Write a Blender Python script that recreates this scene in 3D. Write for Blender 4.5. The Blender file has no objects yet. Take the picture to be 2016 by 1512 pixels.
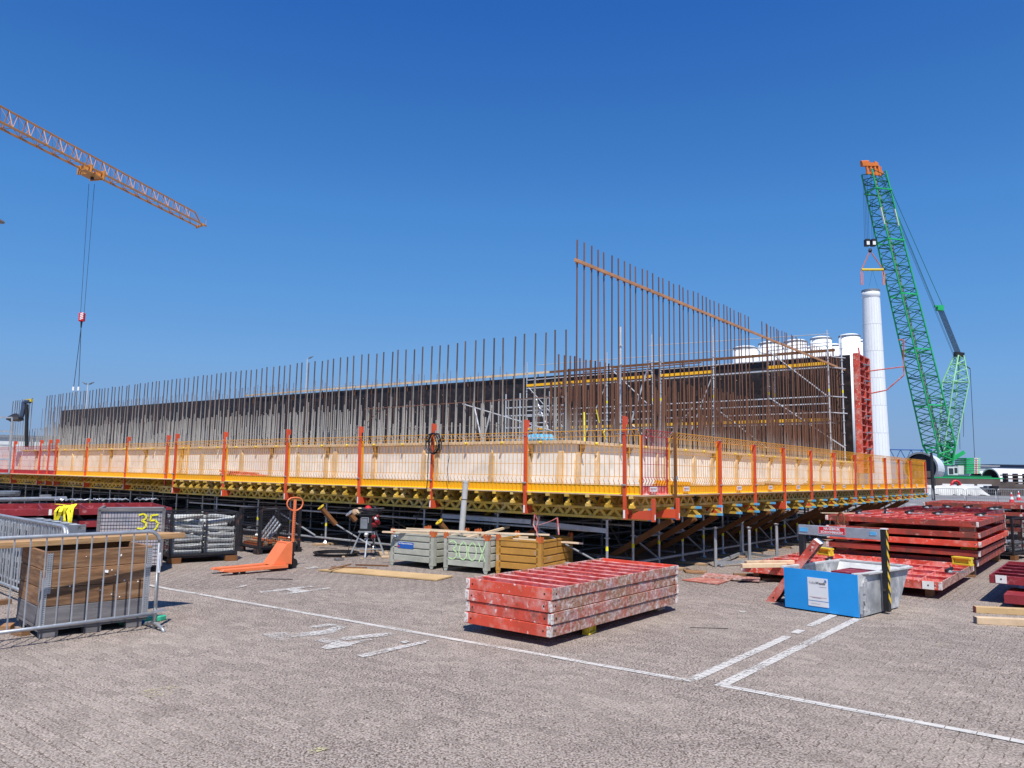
import bpy, math, random
from mathutils import Vector, Matrix
random.seed(7)
R = math.radians
S = bpy.context.scene
C = S.collection
# ---------------------------------------------------------------- camera
F_PX, PITCH, ROLL, EYE = 1488.7, .1167, .0155, 1.8
cam = bpy.data.cameras.new('camera'); co = bpy.data.objects.new('camera', cam); C.objects.link(co)
fw = Vector((0, math.cos(PITCH), math.sin(PITCH))); rt0 = Vector((1, 0, 0)); up0 = rt0.cross(fw)
rt = rt0*math.cos(ROLL)+up0*math.sin(ROLL); upv = -rt0*math.sin(ROLL)+up0*math.cos(ROLL)
m = Matrix((rt, upv, -fw)).transposed().to_4x4(); m.translation = (0, 0, EYE)
co.matrix_world = m
cam.sensor_width = 36; cam.lens = 36*F_PX/2016; cam.clip_end = 6000; cam.clip_start = .05
S.camera = co
# ---------------------------------------------------------------- sky, sun, exposure
SUN_TO = Vector((.07, -.575, 1)).normalized()
el = math.asin(SUN_TO.z); az = math.atan2(SUN_TO.x, SUN_TO.y)
W = bpy.data.worlds.new('World'); S.world = W; W.use_nodes = True
nt = W.node_tree; bg = nt.nodes['Background']
sky = nt.nodes.new('ShaderNodeTexSky'); sky.sky_type = 'NISHITA'; sky.sun_disc = False
sky.sun_elevation = el; sky.sun_rotation = az; sky.altitude = 0; sky.air_density = 1.0; sky.dust_density = 0.0; sky.ozone_density = 2.0
# the sky's own brightness is graded to the deeper blue of the photograph
sx_ = nt.nodes.new('ShaderNodeSeparateColor'); nt.links.new(sky.outputs[0], sx_.inputs[0])
mu_ = nt.nodes.new('ShaderNodeMath'); mu_.operation = 'MULTIPLY'; mu_.inputs[1].default_value = .06; nt.links.new(sx_.outputs[1], mu_.inputs[0])
cr_ = nt.nodes.new('ShaderNodeValToRGB'); nt.links.new(mu_.outputs[0], cr_.inputs[0])
def s2l(c): return tuple(((v/255+.055)/1.055)**2.4 for v in c)
stops = [(.05, (30,72,150)), (.096, (44,100,182)), (.118, (58,117,192)), (.157, (76,138,209)), (.214, (93,153,218)), (.322, (118,168,222)), (.452, (134,170,212)), (.60, (139,168,204)), (1.0, (170,188,206))]
er = cr_.color_ramp
while len(er.elements) < len(stops): er.elements.new(.5)
for e_, (p_, c_) in zip(er.elements, stops): e_.position = p_
for e_, (p_, c_) in zip(er.elements, stops): e_.position = p_; e_.color = (*s2l(c_), 1)
vs_ = nt.nodes.new('ShaderNodeVectorMath'); vs_.operation = 'SCALE'; vs_.inputs['Scale'].default_value = .895/.12
nt.links.new(cr_.outputs[0], vs_.inputs[0]); nt.links.new(vs_.outputs[0], bg.inputs[0]); bg.inputs[1].default_value = .12
sl = bpy.data.lights.new('sun', 'SUN'); sl.energy = 5.0; sl.angle = R(.53); sl.color = (1, .955, .89)
so = bpy.data.objects.new('sun', sl); C.objects.link(so); so.rotation_euler = SUN_TO.to_track_quat('Z', 'Y').to_euler()
S.view_settings.view_transform = 'Standard'; S.view_settings.look = 'None'
S.view_settings.exposure = .16; S.view_settings.gamma = 1; S.view_settings.use_curve_mapping = False
S.render.engine = 'CYCLES'
S.cycles.max_bounces = 5; S.cycles.diffuse_bounces = 3; S.cycles.glossy_bounces = 3; S.cycles.transparent_max_bounces = 16

# ---------------------------------------------------------------- frames of reference
ANG = .6763
O = Vector((2.22, 12.858, 0))                       # corner of the working platform on the ground
VX = Vector((math.sin(ANG), math.cos(ANG), 0))      # local X: along the right hand face
VY = Vector((-math.cos(ANG), math.sin(ANG), 0))     # local Y: along the left hand face
RZ = math.atan2(VX.y, VX.x)
def B(x, y, z=0): return O+VX*x+VY*y+Vector((0, 0, z))
def ray(px, py): return fw+rt*((px-1008)/F_PX)+upv*((756-py)/F_PX)
def gp(px, py, z=0):                                # point of height z seen at a photograph pixel
    d = ray(px, py); return d*((z-EYE)/d.z)+Vector((0, 0, EYE))
def gy(px, py, Y):                                  # point at depth Y seen at a photograph pixel
    d = ray(px, py); return d*(Y/d.y)+Vector((0, 0, EYE))
def ang2(a, b): return math.atan2(b.y-a.y, b.x-a.x)

# ---------------------------------------------------------------- mesh builder
class MB:
    def __init__(s): s.v = []; s.f = []; s.m = []
    def add(s, vs, fs, mi=0):
        n = len(s.v); s.v += [tuple(q) for q in vs]; s.f += [tuple(i+n for i in f) for f in fs]; s.m += [mi]*len(fs); return s
    def box(s, x0, x1, y0, y1, z0, z1, mi=0):
        return s.add([(x0,y0,z0),(x1,y0,z0),(x1,y1,z0),(x0,y1,z0),(x0,y0,z1),(x1,y0,z1),(x1,y1,z1),(x0,y1,z1)],
            [(0,3,2,1),(4,5,6,7),(0,1,5,4),(1,2,6,5),(2,3,7,6),(3,0,4,7)], mi)
    def bar(s, p0, p1, w, h, up=(0,0,1), mi=0):
        p0 = Vector(p0); p1 = Vector(p1); d = (p1-p0).normalized(); u = Vector(up)
        if abs(d.dot(u)) > .99: u = Vector((0,1,0))
        a = d.cross(u).normalized()*(w/2); b = a.cross(d).normalized()*(h/2)
        return s.add([p0-a-b,p0+a-b,p0+a+b,p0-a+b,p1-a-b,p1+a-b,p1+a+b,p1-a+b],
            [(0,1,2,3),(7,6,5,4),(0,4,5,1),(1,5,6,2),(2,6,7,3),(3,7,4,0)], mi)
    def path(s, pts, r, n=6, mi=0, closed=False, r2=None):
        pts = [Vector(q) for q in pts]; k = len(pts); base = len(s.v)
        t0 = (pts[1]-pts[0]).normalized(); u = t0.orthogonal().normalized()
        for i, p in enumerate(pts):
            if closed: t = (pts[(i+1)%k]-pts[i-1]).normalized()
            else: t = (pts[min(i+1,k-1)]-pts[max(i-1,0)]).normalized()
            u = (u-t*u.dot(t)).normalized(); w = t.cross(u)
            rr = r if r2 is None else r+(r2-r)*i/(k-1)
            for j in range(n):
                a = 2*math.pi*(j+.5)/n; s.v.append(tuple(p+(u*math.cos(a)+w*math.sin(a))*rr))
        for i in range(k if closed else k-1):
            for j in range(n):
                a = base+i*n+j; b = base+i*n+(j+1)%n; c = base+((i+1)%k)*n+(j+1)%n; d = base+((i+1)%k)*n+j
                s.f.append((a,b,c,d)); s.m.append(mi)
        if not closed:
            s.f.append(tuple(base+j for j in reversed(range(n)))); s.m.append(mi)
            s.f.append(tuple(base+(k-1)*n+j for j in range(n))); s.m.append(mi)
        return s
    def tube(s, p0, p1, r, n=6, mi=0, r2=None): return s.path([p0, p1], r, n, mi, r2=r2)
    def prism(s, poly, o, ex, ey, ez, mi=0):            # polygon in (ex,ey), extruded by ez
        o = Vector(o); ex = Vector(ex); ey = Vector(ey); ez = Vector(ez); n = len(poly)
        a = [o+ex*p[0]+ey*p[1] for p in poly]; b = [q+ez for q in a]
        return s.add(a+b, [tuple(reversed(range(n))), tuple(range(n,2*n))]+[(i,(i+1)%n,(i+1)%n+n,i+n) for i in range(n)], mi)
    def lathe(s, prof, n=16, o=(0,0,0), mi=0, caps=True):
        base = len(s.v); o = Vector(o)
        for r, z in prof:
            for j in range(n):
                a = 2*math.pi*j/n; s.v.append(tuple(o+Vector((r*math.cos(a), r*math.sin(a), z))))
        for i in range(len(prof)-1):
            for j in range(n):
                s.f.append((base+i*n+j, base+i*n+(j+1)%n, base+(i+1)*n+(j+1)%n, base+(i+1)*n+j)); s.m.append(mi)
        if caps:
            s.f.append(tuple(base+j for j in reversed(range(n)))); s.m.append(mi)
            s.f.append(tuple(base+(len(prof)-1)*n+j for j in range(n))); s.m.append(mi)
        return s
    def mesh(s, name, mats):
        me = bpy.data.meshes.new(name); me.from_pydata(s.v, [], s.f)
        for q in (mats if isinstance(mats, (list, tuple)) else [mats]): me.materials.append(q)
        if any(s.m): me.polygons.foreach_set('material_index', s.m)
        me.update(); return me
    def build(s, name, mats, parent=None, loc=(0,0,0), rz=0, bev=0, smooth=False, label=None, kind=None, rot=None):
        me = s.mesh(name, mats)
        if smooth: me.shade_smooth()
        o = bpy.data.objects.new(name, me); C.objects.link(o)
        o.location = loc; o.rotation_euler = rot if rot else (0,0,rz)
        if parent: o.parent = parent
        if bev:
            b = o.modifiers.new('bevel', 'BEVEL'); b.width = bev; b.segments = 1; b.limit_method = 'ANGLE'
        if label: o['label'] = label
        if kind: o['kind'] = kind
        return o
def tag(o, label, cat, group=None):
    o['label'] = label; o['category'] = cat
    if group: o['group'] = group
    return o
def thing(name, label, cat, loc=(0,0,0), rz=0, group=None, rot=None):
    o = bpy.data.objects.new(name, None); C.objects.link(o); o.location = loc
    o.rotation_euler = rot if rot else (0,0,rz); o.empty_display_size = .1
    return tag(o, label, cat, group)
def inst(o, parent=None, loc=(0,0,0), rot=(0,0,0), sc=(1,1,1)):
    c = o.copy(); C.objects.link(c); c.parent = parent; c.location = loc; c.rotation_euler = rot; c.scale = sc; return c
KIDS = {}
def copy_thing(root, loc, rz, label, sc=None):
    r = root.copy(); C.objects.link(r); r.location = loc; r.rotation_euler = (0,0,rz) if not isinstance(rz, tuple) else rz
    if sc: r.scale = sc
    r['label'] = label
    if root.name not in KIDS: KIDS[root.name] = [(c, list(c.children)) for c in root.children]
    for ch, gs in KIDS[root.name]:
        c = ch.copy(); C.objects.link(c); c.parent = r
        for g in gs:
            d = g.copy(); C.objects.link(d); d.parent = c
    return r
def text(body, size, mat, parent, loc, rot=(R(90),0,0), name='lettering', align='CENTER', sx=1, bold=0):
    cu = bpy.data.curves.new(name, 'FONT'); cu.body = body; cu.size = size; cu.align_x = align; cu.align_y = 'CENTER'
    cu.offset = bold; cu.resolution_u = 2
    t = bpy.data.objects.new(name, cu); me = bpy.data.meshes.new_from_object(t); bpy.data.objects.remove(t)
    me.materials.clear(); me.materials.append(mat)
    o = bpy.data.objects.new(name, me); C.objects.link(o); o.location = loc; o.rotation_euler = rot; o.scale = (sx,1,1)
    o.parent = parent; return o

# ---------------------------------------------------------------- materials
def M(name, col, rough=.6, metal=0, var=.15, vs=3, blot=(), bump=0, bs=40, st=(1,1,1), rnd=.0, spec=.4, world=False):
    mt = bpy.data.materials.new(name); mt.use_nodes = True; n = mt.node_tree.nodes; l = mt.node_tree.links
    bs_ = n['Principled BSDF']; bs_.inputs['Roughness'].default_value = rough; bs_.inputs['Metallic'].default_value = metal
    bs_.inputs['Specular IOR Level'].default_value = spec
    tc = n.new('ShaderNodeTexCoord'); oi = n.new('ShaderNodeObjectInfo')
    src = tc.outputs['Object']
    if world: src = n.new('ShaderNodeNewGeometry').outputs['Position']
    mp = n.new('ShaderNodeMapping'); mp.inputs['Scale'].default_value = st; l.new(src, mp.inputs[0])
    cm = n.new('ShaderNodeVectorMath'); cm.operation = 'SCALE'; cb = n.new('ShaderNodeCombineXYZ')
    for i in range(3): l.new(oi.outputs['Random'], cb.inputs[i])
    l.new(cb.outputs[0], cm.inputs[0]); cm.inputs['Scale'].default_value = 0 if world else 37.3
    ad = n.new('ShaderNodeVectorMath'); l.new(mp.outputs[0], ad.inputs[0]); l.new(cm.outputs[0], ad.inputs[1])
    vec = ad.outputs[0]
    def noise(sc, det=4):
        q = n.new('ShaderNodeTexNoise'); q.inputs['Scale'].default_value = sc; q.inputs['Detail'].default_value = det
        q.inputs['Roughness'].default_value = .62; l.new(vec, q.inputs['Vector']); return q.outputs['Fac']
    def mapr(x, a, b, c, d):
        q = n.new('ShaderNodeMapRange'); l.new(x, q.inputs[0])
        for i, k in enumerate((a,b,c,d)): q.inputs[i+1].default_value = k
        return q.outputs[0]
    f = mapr(noise(vs), .3, .7, 1-var, 1+var)
    if rnd:
        mu = n.new('ShaderNodeMath'); mu.operation = 'MULTIPLY'; l.new(f, mu.inputs[0]); l.new(mapr(oi.outputs['Random'], 0, 1, 1-rnd, 1+rnd), mu.inputs[1]); f = mu.outputs[0]
    vm = n.new('ShaderNodeVectorMath'); vm.operation = 'SCALE'; vm.inputs[0].default_value = col[:3]; l.new(f, vm.inputs['Scale'])
    out = vm.outputs[0]
    for (c2, sc, thr, soft, amt) in blot:
        mx = n.new('ShaderNodeMix'); mx.data_type = 'RGBA'; l.new(mapr(noise(sc, 6), thr-soft, thr+soft, 0, amt), mx.inputs['Factor'])
        l.new(out, mx.inputs['A']); mx.inputs['B'].default_value = (*c2, 1); out = mx.outputs['Result']
    l.new(out, bs_.inputs['Base Color'])
    l.new(mapr(noise(vs*2.3), .3, .7, max(rough-.12, .05), min(rough+.12, 1)), bs_.inputs['Roughness'])
    if bump:
        bu = n.new('ShaderNodeBump'); bu.inputs['Strength'].default_value = bump; bu.inputs['Distance'].default_value = .01
        l.new(noise(bs), bu.inputs['Height']); l.new(bu.outputs[0], bs_.inputs['Normal'])
    return mt
m_red = M('red_paint_worn', (.58,.075,.045), .5, 0, .3, 3, [((.70,.42,.37),4,.56,.10,.6),((.78,.70,.66),13,.63,.04,.8),((.16,.07,.05),7,.62,.05,.7)], .25, 30)
m_redtop = M('red_paint_dusty', (.66,.13,.10), .55, 0, .2, 3, [((.80,.52,.48),9,.52,.09,.75)], .2, 30)
m_redside = M('red_paint_cement_crusted', (.42,.13,.09), .7, 0, .35, 3, [((.30,.17,.10),2.2,.5,.08,.8),((.30,.25,.27),3,.57,.08,.7),((.66,.57,.53),17,.56,.09,.7),((.72,.70,.68),5,.66,.05,.7),((.12,.07,.05),14,.62,.04,.8)], .8, 30, (1.3,1,1.3))
m_redpile = M('red_brown_rough_paint', (.36,.055,.035), .6, 0, .35, 3, [((.13,.06,.045),4,.53,.08,.8),((.6,.38,.32),7,.64,.05,.7)], .4, 25)
m_cap = M('chipped_white_corner', (.72,.68,.64), .6, 0, .15, 6, [((.4,.13,.09),16,.56,.05,.8),((.3,.26,.24),11,.6,.06,.6)], .4, 40)
m_tubew = M('pale_ribbed_tube', (.56,.57,.56), .5, .15, .15, 8, [((.35,.30,.26),9,.62,.06,.6)])
m_cableg = M('black_cable_sheen_grey', (.07,.07,.075), .45, 0, .3, 9)  # grey base colour carries the sheen of black cable
m_plugred = M('dark_red_plug', (.22,.015,.02), .4, 0, .2, 9)
m_plankl = M('light_brown_plank', (.44,.26,.12), .7, 0, .3, 2.5, [((.28,.15,.07),7,.60,.07,.7)], .3, 30, (.6,6,6))
m_redbright = M('red_paint_fresh', (.68,.085,.045), .45, 0, .18, 3, [((.75,.40,.34),5,.60,.08,.6),((.8,.72,.68),14,.65,.03,.8),((.25,.07,.05),9,.66,.04,.6)])
m_dred = M('dark_red_paint', (.26,.028,.035), .45, 0, .25, 3, [((.55,.3,.3),6,.62,.05,.5)], .15)
m_ply = M('weathered_formwork_plywood', (.42,.14,.1), .7, 0, .3, 4, [((.66,.55,.5),7,.56,.06,.6)], .2)
m_white = M('white_corner_paint', (.78,.77,.74), .5, 0, .1, 5)
m_post = M('orange_red_post_paint', (.64,.09,.035), .45, 0, .12, 3, rnd=.1)
m_yel = M('yellow_mesh_coating', (.82,.38,.02), .45, 0, .1, 2, rnd=.05)
m_toe = M('yellow_toe_board', (.90,.46,.010), .4, 0, .08, 1, rnd=.06)
m_redmesh = M('dark_red_mesh_coating', (.45,.03,.035), .5, 0, .15, 2)
m_gt = M('yellow_lacquered_girder_wood', (.68,.43,.06), .55, 0, .35, 3, [((.7,.64,.45),2,.6,.1,.5),((.3,.2,.06),3,.6,.08,.5)], rnd=.22, st=(1,1,1))
m_blue = M('light_blue_girder_tip', (.11,.42,.70), .5, 0, .15, 6, [((.75,.8,.82),14,.64,.05,.5)])
m_conc = M('pale_cast_concrete', (.80,.77,.71), .8, 0, .12, 1.4, [((.52,.5,.47),2.2,.58,.08,.5)], .2, 20)
m_slab = M('grey_concrete_slab', (.40,.38,.35), .85, 0, .2, 1, bump=.3)
m_wood = M('fresh_sawn_timber', (.64,.47,.30), .7, 0, .2, 3, [((.45,.27,.13),9,.62,.05,.5)], .1, 30, (1,1,1), rnd=.12)
m_woodp = M('pale_timber_lath', (.72,.55,.38), .7, 0, .15, 4, rnd=.12)
m_woodb = M('brown_weathered_plank', (.27,.14,.065), .75, 0, .5, 2.6, [((.11,.055,.03),7,.56,.10,.75),((.42,.28,.17),4,.6,.08,.5)], .35, 30, (.5,.5,5), rnd=.15)
m_woodgrey = M('grey_weathered_plank', (.16,.15,.155), .8, 0, .3, 3, [((.32,.3,.29),5,.6,.08,.5)], .3, 30, (.5,.5,5))
m_bigply = M('yellowish_plywood_board', (.55,.37,.18), .65, 0, .15, 2, [((.4,.24,.1),5,.63,.05,.5)])
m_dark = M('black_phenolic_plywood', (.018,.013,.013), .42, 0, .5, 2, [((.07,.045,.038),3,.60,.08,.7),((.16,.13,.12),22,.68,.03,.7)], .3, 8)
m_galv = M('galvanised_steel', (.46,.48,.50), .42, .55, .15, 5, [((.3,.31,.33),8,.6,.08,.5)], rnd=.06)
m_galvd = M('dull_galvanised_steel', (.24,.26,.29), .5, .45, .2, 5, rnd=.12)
m_alu = M('light_scaffold_tube', (.62,.63,.64), .4, .4, .12, 3, rnd=.1)
m_black = M('black_steel', (.018,.018,.020), .5, 0, .3, 5, [((.10,.05,.03),8,.66,.05,.5)])
m_rubber = M('black_rubber', (.012,.012,.012), .6, 0, .2, 5)
m_blackm = M('black_cage_paint', (.020,.020,.024), .5, .1, .3, 4, [((.2,.08,.05),6,.64,.05,.7)])
m_sole = M('timber_sole_board', (.45,.30,.18), .8, 0, .25, 3, rnd=.2)
m_orange = M('orange_paint', (.80,.20,.075), .42, 0, .1, 3, [((.4,.14,.08),9,.68,.04,.5)])
m_boxgrey = M('grey_green_box_paint', (.40,.405,.34), .6, 0, .22, 3, [((.5,.5,.46),5,.6,.07,.5),((.16,.15,.13),7,.66,.05,.5)], .15, 20)
m_boxor = M('ochre_box_paint', (.50,.25,.05), .5, 0, .18, 3, [((.5,.42,.34),4,.64,.05,.7),((.25,.12,.05),8,.66,.05,.5)], .15, 20)
m_orcorner = M('orange_corner_paint', (.55,.13,.035), .55, 0, .2, 6, [((.2,.1,.07),9,.62,.05,.6)])
m_paintg = M('pale_green_spray_paint', (.55,.80,.40), .7, 0, .1, 5)
m_painty = M('yellow_spray_paint', (.85,.78,.03), .7, 0, .1, 5)
m_skipblue = M('sky_blue_paint', (.02,.33,.80), .4, 0, .07, 2, [((.25,.45,.62),9,.70,.04,.6)], .06, 6)
m_skipgrey = M('cement_smeared_galvanised_sheet', (.42,.43,.44), .6, .2, .3, 3, [((.22,.23,.24),3.5,.55,.08,.7),((.72,.71,.69),5,.6,.06,.7),((.2,.38,.6),4,.70,.03,.6)], .4, 14)
m_skipin = M('cement_lined_sheet', (.56,.56,.55), .7, .1, .2, 3, [((.4,.4,.4),4,.58,.06,.6)], .5, 14)
m_hazy = M('hazard_yellow', (.80,.52,.02), .5, 0, .1, 4, [((.1,.08,.05),12,.64,.05,.7)])
m_signred = M('sign_red', (.68,.02,.03), .4, 0, .06, 5)
m_signwhite = M('sign_white', (.82,.82,.82), .4, 0, .05, 5)
m_ink = M('black_ink', (.02,.02,.02), .6, 0, .1, 5)
m_inkgrey = M('grey_ink', (.30,.31,.33), .6, 0, .1, 5)
m_inkred = M('red_ink', (.6,.03,.03), .6, 0, .1, 5)
m_inkblue = M('blue_ink', (.02,.11,.42), .5, 0, .1, 5)
m_yblock = M('yellow_block_paint', (.70,.52,.04), .55, 0, .15, 5, [((.45,.33,.1),8,.63,.05,.5)])
m_strap = M('yellow_lifting_strap', (.82,.74,.03), .7, 0, .12, 12)
m_tower = M('white_tower_paint', (.80,.82,.84), .35, 0, .04, .5)
m_seam = M('grey_seam', (.30,.32,.35), .6, 0, .1, 3)
m_green = M('green_crane_paint', (.02,.40,.13), .4, 0, .12, 1, rnd=.15)
m_greend = M('dark_green_crane_paint', (.012,.16,.07), .5, 0, .2, 1)
m_greenl = M('pale_green_pendant', (.30,.62,.34), .4, 0, .1, 1)
m_craneor = M('orange_crane_paint', (.62,.17,.03), .45, 0, .15, 1)
m_jib = M('yellow_orange_jib_paint', (.55,.24,.06), .45, 0, .15, 1)
m_rope = M('steel_rope', (.05,.055,.065), .5, .3, .1, 1)
m_strut = M('rusty_brown_strut', (.17,.07,.022), .6, 0, .25, 3)
m_prop = M('yellow_prop_paint', (.75,.52,.03), .45, 0, .12, 8)
m_tarp = M('grey_white_tarpaulin', (.55,.55,.53), .6, 0, .15, .6, bump=.6, bs=1.5)
m_cab = M('white_cab_paint', (.6,.62,.62), .4, 0, .08, 1)
m_glass = M('dark_cab_glass', (.03,.04,.05), .1, 0, .1, 1, spec=.8)
m_far1 = M('pale_far_cladding', (.42,.45,.50), .6, 0, .06, .02)
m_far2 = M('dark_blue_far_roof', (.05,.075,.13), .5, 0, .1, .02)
m_farclut = M('dark_brown_yard_clutter', (.10,.075,.065), .7, 0, .4, .3)
m_bluetruss = M('blue_truss_paint', (.03,.10,.32), .5, 0, .1, 1)
m_conewh = m_signwhite
m_pipe = M('grey_plastic_pipe', (.48,.48,.47), .45, 0, .12, 4, [((.2,.2,.2),6,.66,.04,.5)])
m_cable = M('black_cable', (.012,.012,.014), .5, 0, .2, 5)
m_plastic = M('dusty_plastic_sheet', (.30,.31,.37), .35, 0, .2, 4, [((.6,.5,.48),3,.52,.12,.7),((.5,.3,.2),4,.62,.08,.6)], .5, 6)
m_greenbag = M('green_plastic', (.05,.45,.25), .4, 0, .1, 5)
m_bluebag = M('blue_plastic', (.10,.40,.62), .4, 0, .2, 5, bump=.5)
m_redplastic = M('red_plug_plastic', (.5,.02,.03), .35, 0, .1, 5)
m_batten = M('weathered_batten_timber', (.46,.24,.12), .7, 0, .25, 3, [((.25,.12,.07),6,.62,.05,.6)])
def rebar_mat(name, rust, z0, z1):
    mt = M(name, rust, .75, .2, .3, 3, rnd=.2); n = mt.node_tree.nodes; l = mt.node_tree.links; b = n['Principled BSDF']
    old = b.inputs['Base Color'].links[0].from_socket
    g = n.new('ShaderNodeNewGeometry'); sp = n.new('ShaderNodeSeparateXYZ'); l.new(g.outputs['Position'], sp.inputs[0])
    no = n.new('ShaderNodeTexNoise'); no.inputs['Scale'].default_value = 1.3; l.new(g.outputs['Position'], no.inputs['Vector'])
    a = n.new('ShaderNodeMath'); a.operation = 'MULTIPLY_ADD'; l.new(no.outputs['Fac'], a.inputs[0]); a.inputs[1].default_value = 1.6; l.new(sp.outputs[2], a.inputs[2])
    mr = n.new('ShaderNodeMapRange'); l.new(a.outputs[0], mr.inputs[0]); mr.inputs[1].default_value = z0+.8; mr.inputs[2].default_value = z1+.8
    mx = n.new('ShaderNodeMix'); mx.data_type = 'RGBA'; l.new(mr.outputs[0], mx.inputs['Factor']); mx.inputs['A'].default_value = (.40,.38,.35,1)
    l.new(old, mx.inputs['B']); l.new(mx.outputs['Result'], b.inputs['Base Color']); return mt
m_rebar = rebar_mat('rebar_cement_splashed', (.115,.085,.07), 2.9, 4.3)
m_rust = rebar_mat('rebar_rusty', (.165,.078,.048), 2.2, 3.2)
# ================================================================ GROUND
def paver_mat(name, sheet):
    mt = bpy.data.materials.new(name); mt.use_nodes = True; n = mt.node_tree.nodes; l = mt.node_tree.links; b = n['Principled BSDF']
    b.inputs['Roughness'].default_value = .85; b.inputs['Specular IOR Level'].default_value = .25
    g = n.new('ShaderNodeNewGeometry'); tc = n.new('ShaderNodeTexCoord')
    def noise(sc, det=3, ro=.6, w=None):
        q = n.new('ShaderNodeTexNoise'); q.inputs['Scale'].default_value = sc; q.inputs['Detail'].default_value = det; q.inputs['Roughness'].default_value = ro
        l.new(w or g.outputs['Position'], q.inputs['Vector']); return q.outputs['Fac']
    def mapr(x, a, b_, c, d):
        q = n.new('ShaderNodeMapRange'); l.new(x, q.inputs[0])
        for i, k in enumerate((a,b_,c,d)): q.inputs[i+1].default_value = k
        return q.outputs[0]
    def mixc(f, a, bb):
        q = n.new('ShaderNodeMix'); q.data_type = 'RGBA'; l.new(f, q.inputs['Factor'])
        for k, s in (('A', a), ('B', bb)):
            if isinstance(s, tuple): q.inputs[k].default_value = (*s, 1)
            else: l.new(s, q.inputs[k])
        return q.outputs['Result']
    grain = noise(58, 2, .6); mid = noise(16, 3); big = noise(.45, 4); huge = noise(.13, 3)
    c = mixc(mapr(grain, .41, .59, 0, 1), (.085,.068,.060), (.49,.42,.37))
    c = mixc(mapr(mid, .40, .66, 0, .45), c, (.35,.295,.26))
    c = mixc(mapr(big, .42, .68, 0, .38), c, (.46,.40,.34))
    c = mixc(mapr(huge, .5, .68, 0, .30), c, (.20,.162,.145))
    if not sheet:
        vm = n.new('ShaderNodeVectorMath'); vm.operation = 'SCALE'; l.new(c, vm.inputs[0])
        l.new(mapr(g.outputs['Random Per Island'], 0, 1, .86, 1.12), vm.inputs['Scale']); c = vm.outputs[0]
    else:
        br = n.new('ShaderNodeTexBrick'); mp = n.new('ShaderNodeMapping'); mp.inputs['Rotation'].default_value = (0,0,R(90)); mp.inputs['Location'].default_value = (0,.05,0); l.new(tc.outputs['Object'], mp.inputs[0]); l.new(mp.outputs[0], br.inputs['Vector'])
        br.inputs['Scale'].default_value = 1; br.inputs['Brick Width'].default_value = .2; br.inputs['Row Height'].default_value = .1; br.inputs['Mortar Size'].default_value = .010; br.inputs['Mortar Smooth'].default_value = .4
        br.inputs['Color1'].default_value = (.92,.92,.92,1); br.inputs['Color2'].default_value = (1.08,1.08,1.08,1); br.inputs['Mortar'].default_value = (.52,.50,.48,1)
        mm = n.new('ShaderNodeVectorMath'); mm.operation = 'MULTIPLY'; l.new(c, mm.inputs[0]); l.new(br.outputs['Color'], mm.inputs[1]); c = mm.outputs[0]
        sp = n.new('ShaderNodeSeparateXYZ'); l.new(g.outputs['Position'], sp.inputs[0])
        c = mixc(mapr(sp.outputs[1], 42, 52, 0, 1), c, mixc(mapr(noise(.07, 5), .4, .6, 0, 1), (.20,.20,.21), (.30,.29,.29)))
    c = mixc(mapr(noise(.9, 4, .7), .675, .72, 0, .35), c, (.52,.47,.24))
    c = mixc(mapr(noise(.62, 6, .75), .58, .74, 0, .5), c, (.13,.105,.09))
    c = mixc(mapr(noise(1.7, 5, .7), .62, .70, 0, .30), c, (.56,.50,.43))
    tv = n.new('ShaderNodeVectorMath'); tv.operation = 'MULTIPLY'; l.new(c, tv.inputs[0]); tv.inputs[1].default_value = (.875,.85,.835); c = tv.outputs[0]
    l.new(c, b.inputs['Base Color'])
    bu = n.new('ShaderNodeBump'); bu.inputs['Strength'].default_value = .32; bu.inputs['Distance'].default_value = .006
    l.new(noise(58, 2, .6), bu.inputs['Height']); l.new(bu.outputs[0], b.inputs['Normal']); return mt
m_paver = paver_mat('washed_aggregate_paver', False); m_pave_far = paver_mat('paved_yard_surface', True)
m_joint = M('sand_joint', (.085,.072,.065), .95, 0, .3, 3)
GX0, GX1, GY0, GY1 = -14.0, 3.0, -9.0, 8.0
gd = MB()
sheet_z = -.007
FAR = 3000
# the paved sheet has an opening where the single pavers lie; the sand bed sits there instead
def quad(mb, x0, x1, y0, y1, z): mb.add([(x0,y0,z),(x1,y0,z),(x1,y1,z),(x0,y1,z)], [(0,1,2,3)])
quad(gd, -FAR, FAR, -FAR, FAR, -.0045)
g_ = gd.build('ground', m_pave_far, None, O, RZ); g_['kind'] = 'structure'
def paver_poly(hx, hy, d):
    ys = (-hy, -hy/2, 0, hy/2, hy); s = (0, d, 0, d, 0)
    return [(hx+s[i], ys[i]) for i in range(5)]+[(-hx+s[i], ys[i]) for i in (4,3,2,1,0)]
po = paver_poly(.0478, .0984, .011); pi_ = paver_poly(.0415, .0930, .011)
n_ = len(po)
pv = [(x,y,0) for x,y in pi_]+[(x,y,-.007) for x,y in po]
pf = [tuple(range(n_))]+[(i, i+n_, (i+1)%n_+n_, (i+1)%n_) for i in range(n_)]
pf = [tuple(f) for f in pf]
pave = thing('pavement', 'x', 'x', O, RZ); del pave['category'], pave['label']; pave['kind'] = 'structure'
cells = []
i = 0; x = GX0
while x < 12:
    y = -14+(.1 if i % 2 else 0)
    while y < 11:
        p = B(x, y)
        if 3.5 < p.y < 11.6 and abs(p.x) < .677*p.y+.75: cells.append((p.y**2+p.x**2*.3, x, y, i))
        y += .2
    x += .1; i += 1
cells.sort()
one = MB(); one.add(pv, pf); pm = one.mesh('paver', m_paver)
def vis(c): p = B(c[1], c[2]); return p.y > 4.15 and abs(p.x) < .685*p.y
near = [c for c in cells if vis(c)][:300]; nset = set((c[1], c[2]) for c in near)
rr = random.Random(3)
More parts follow.
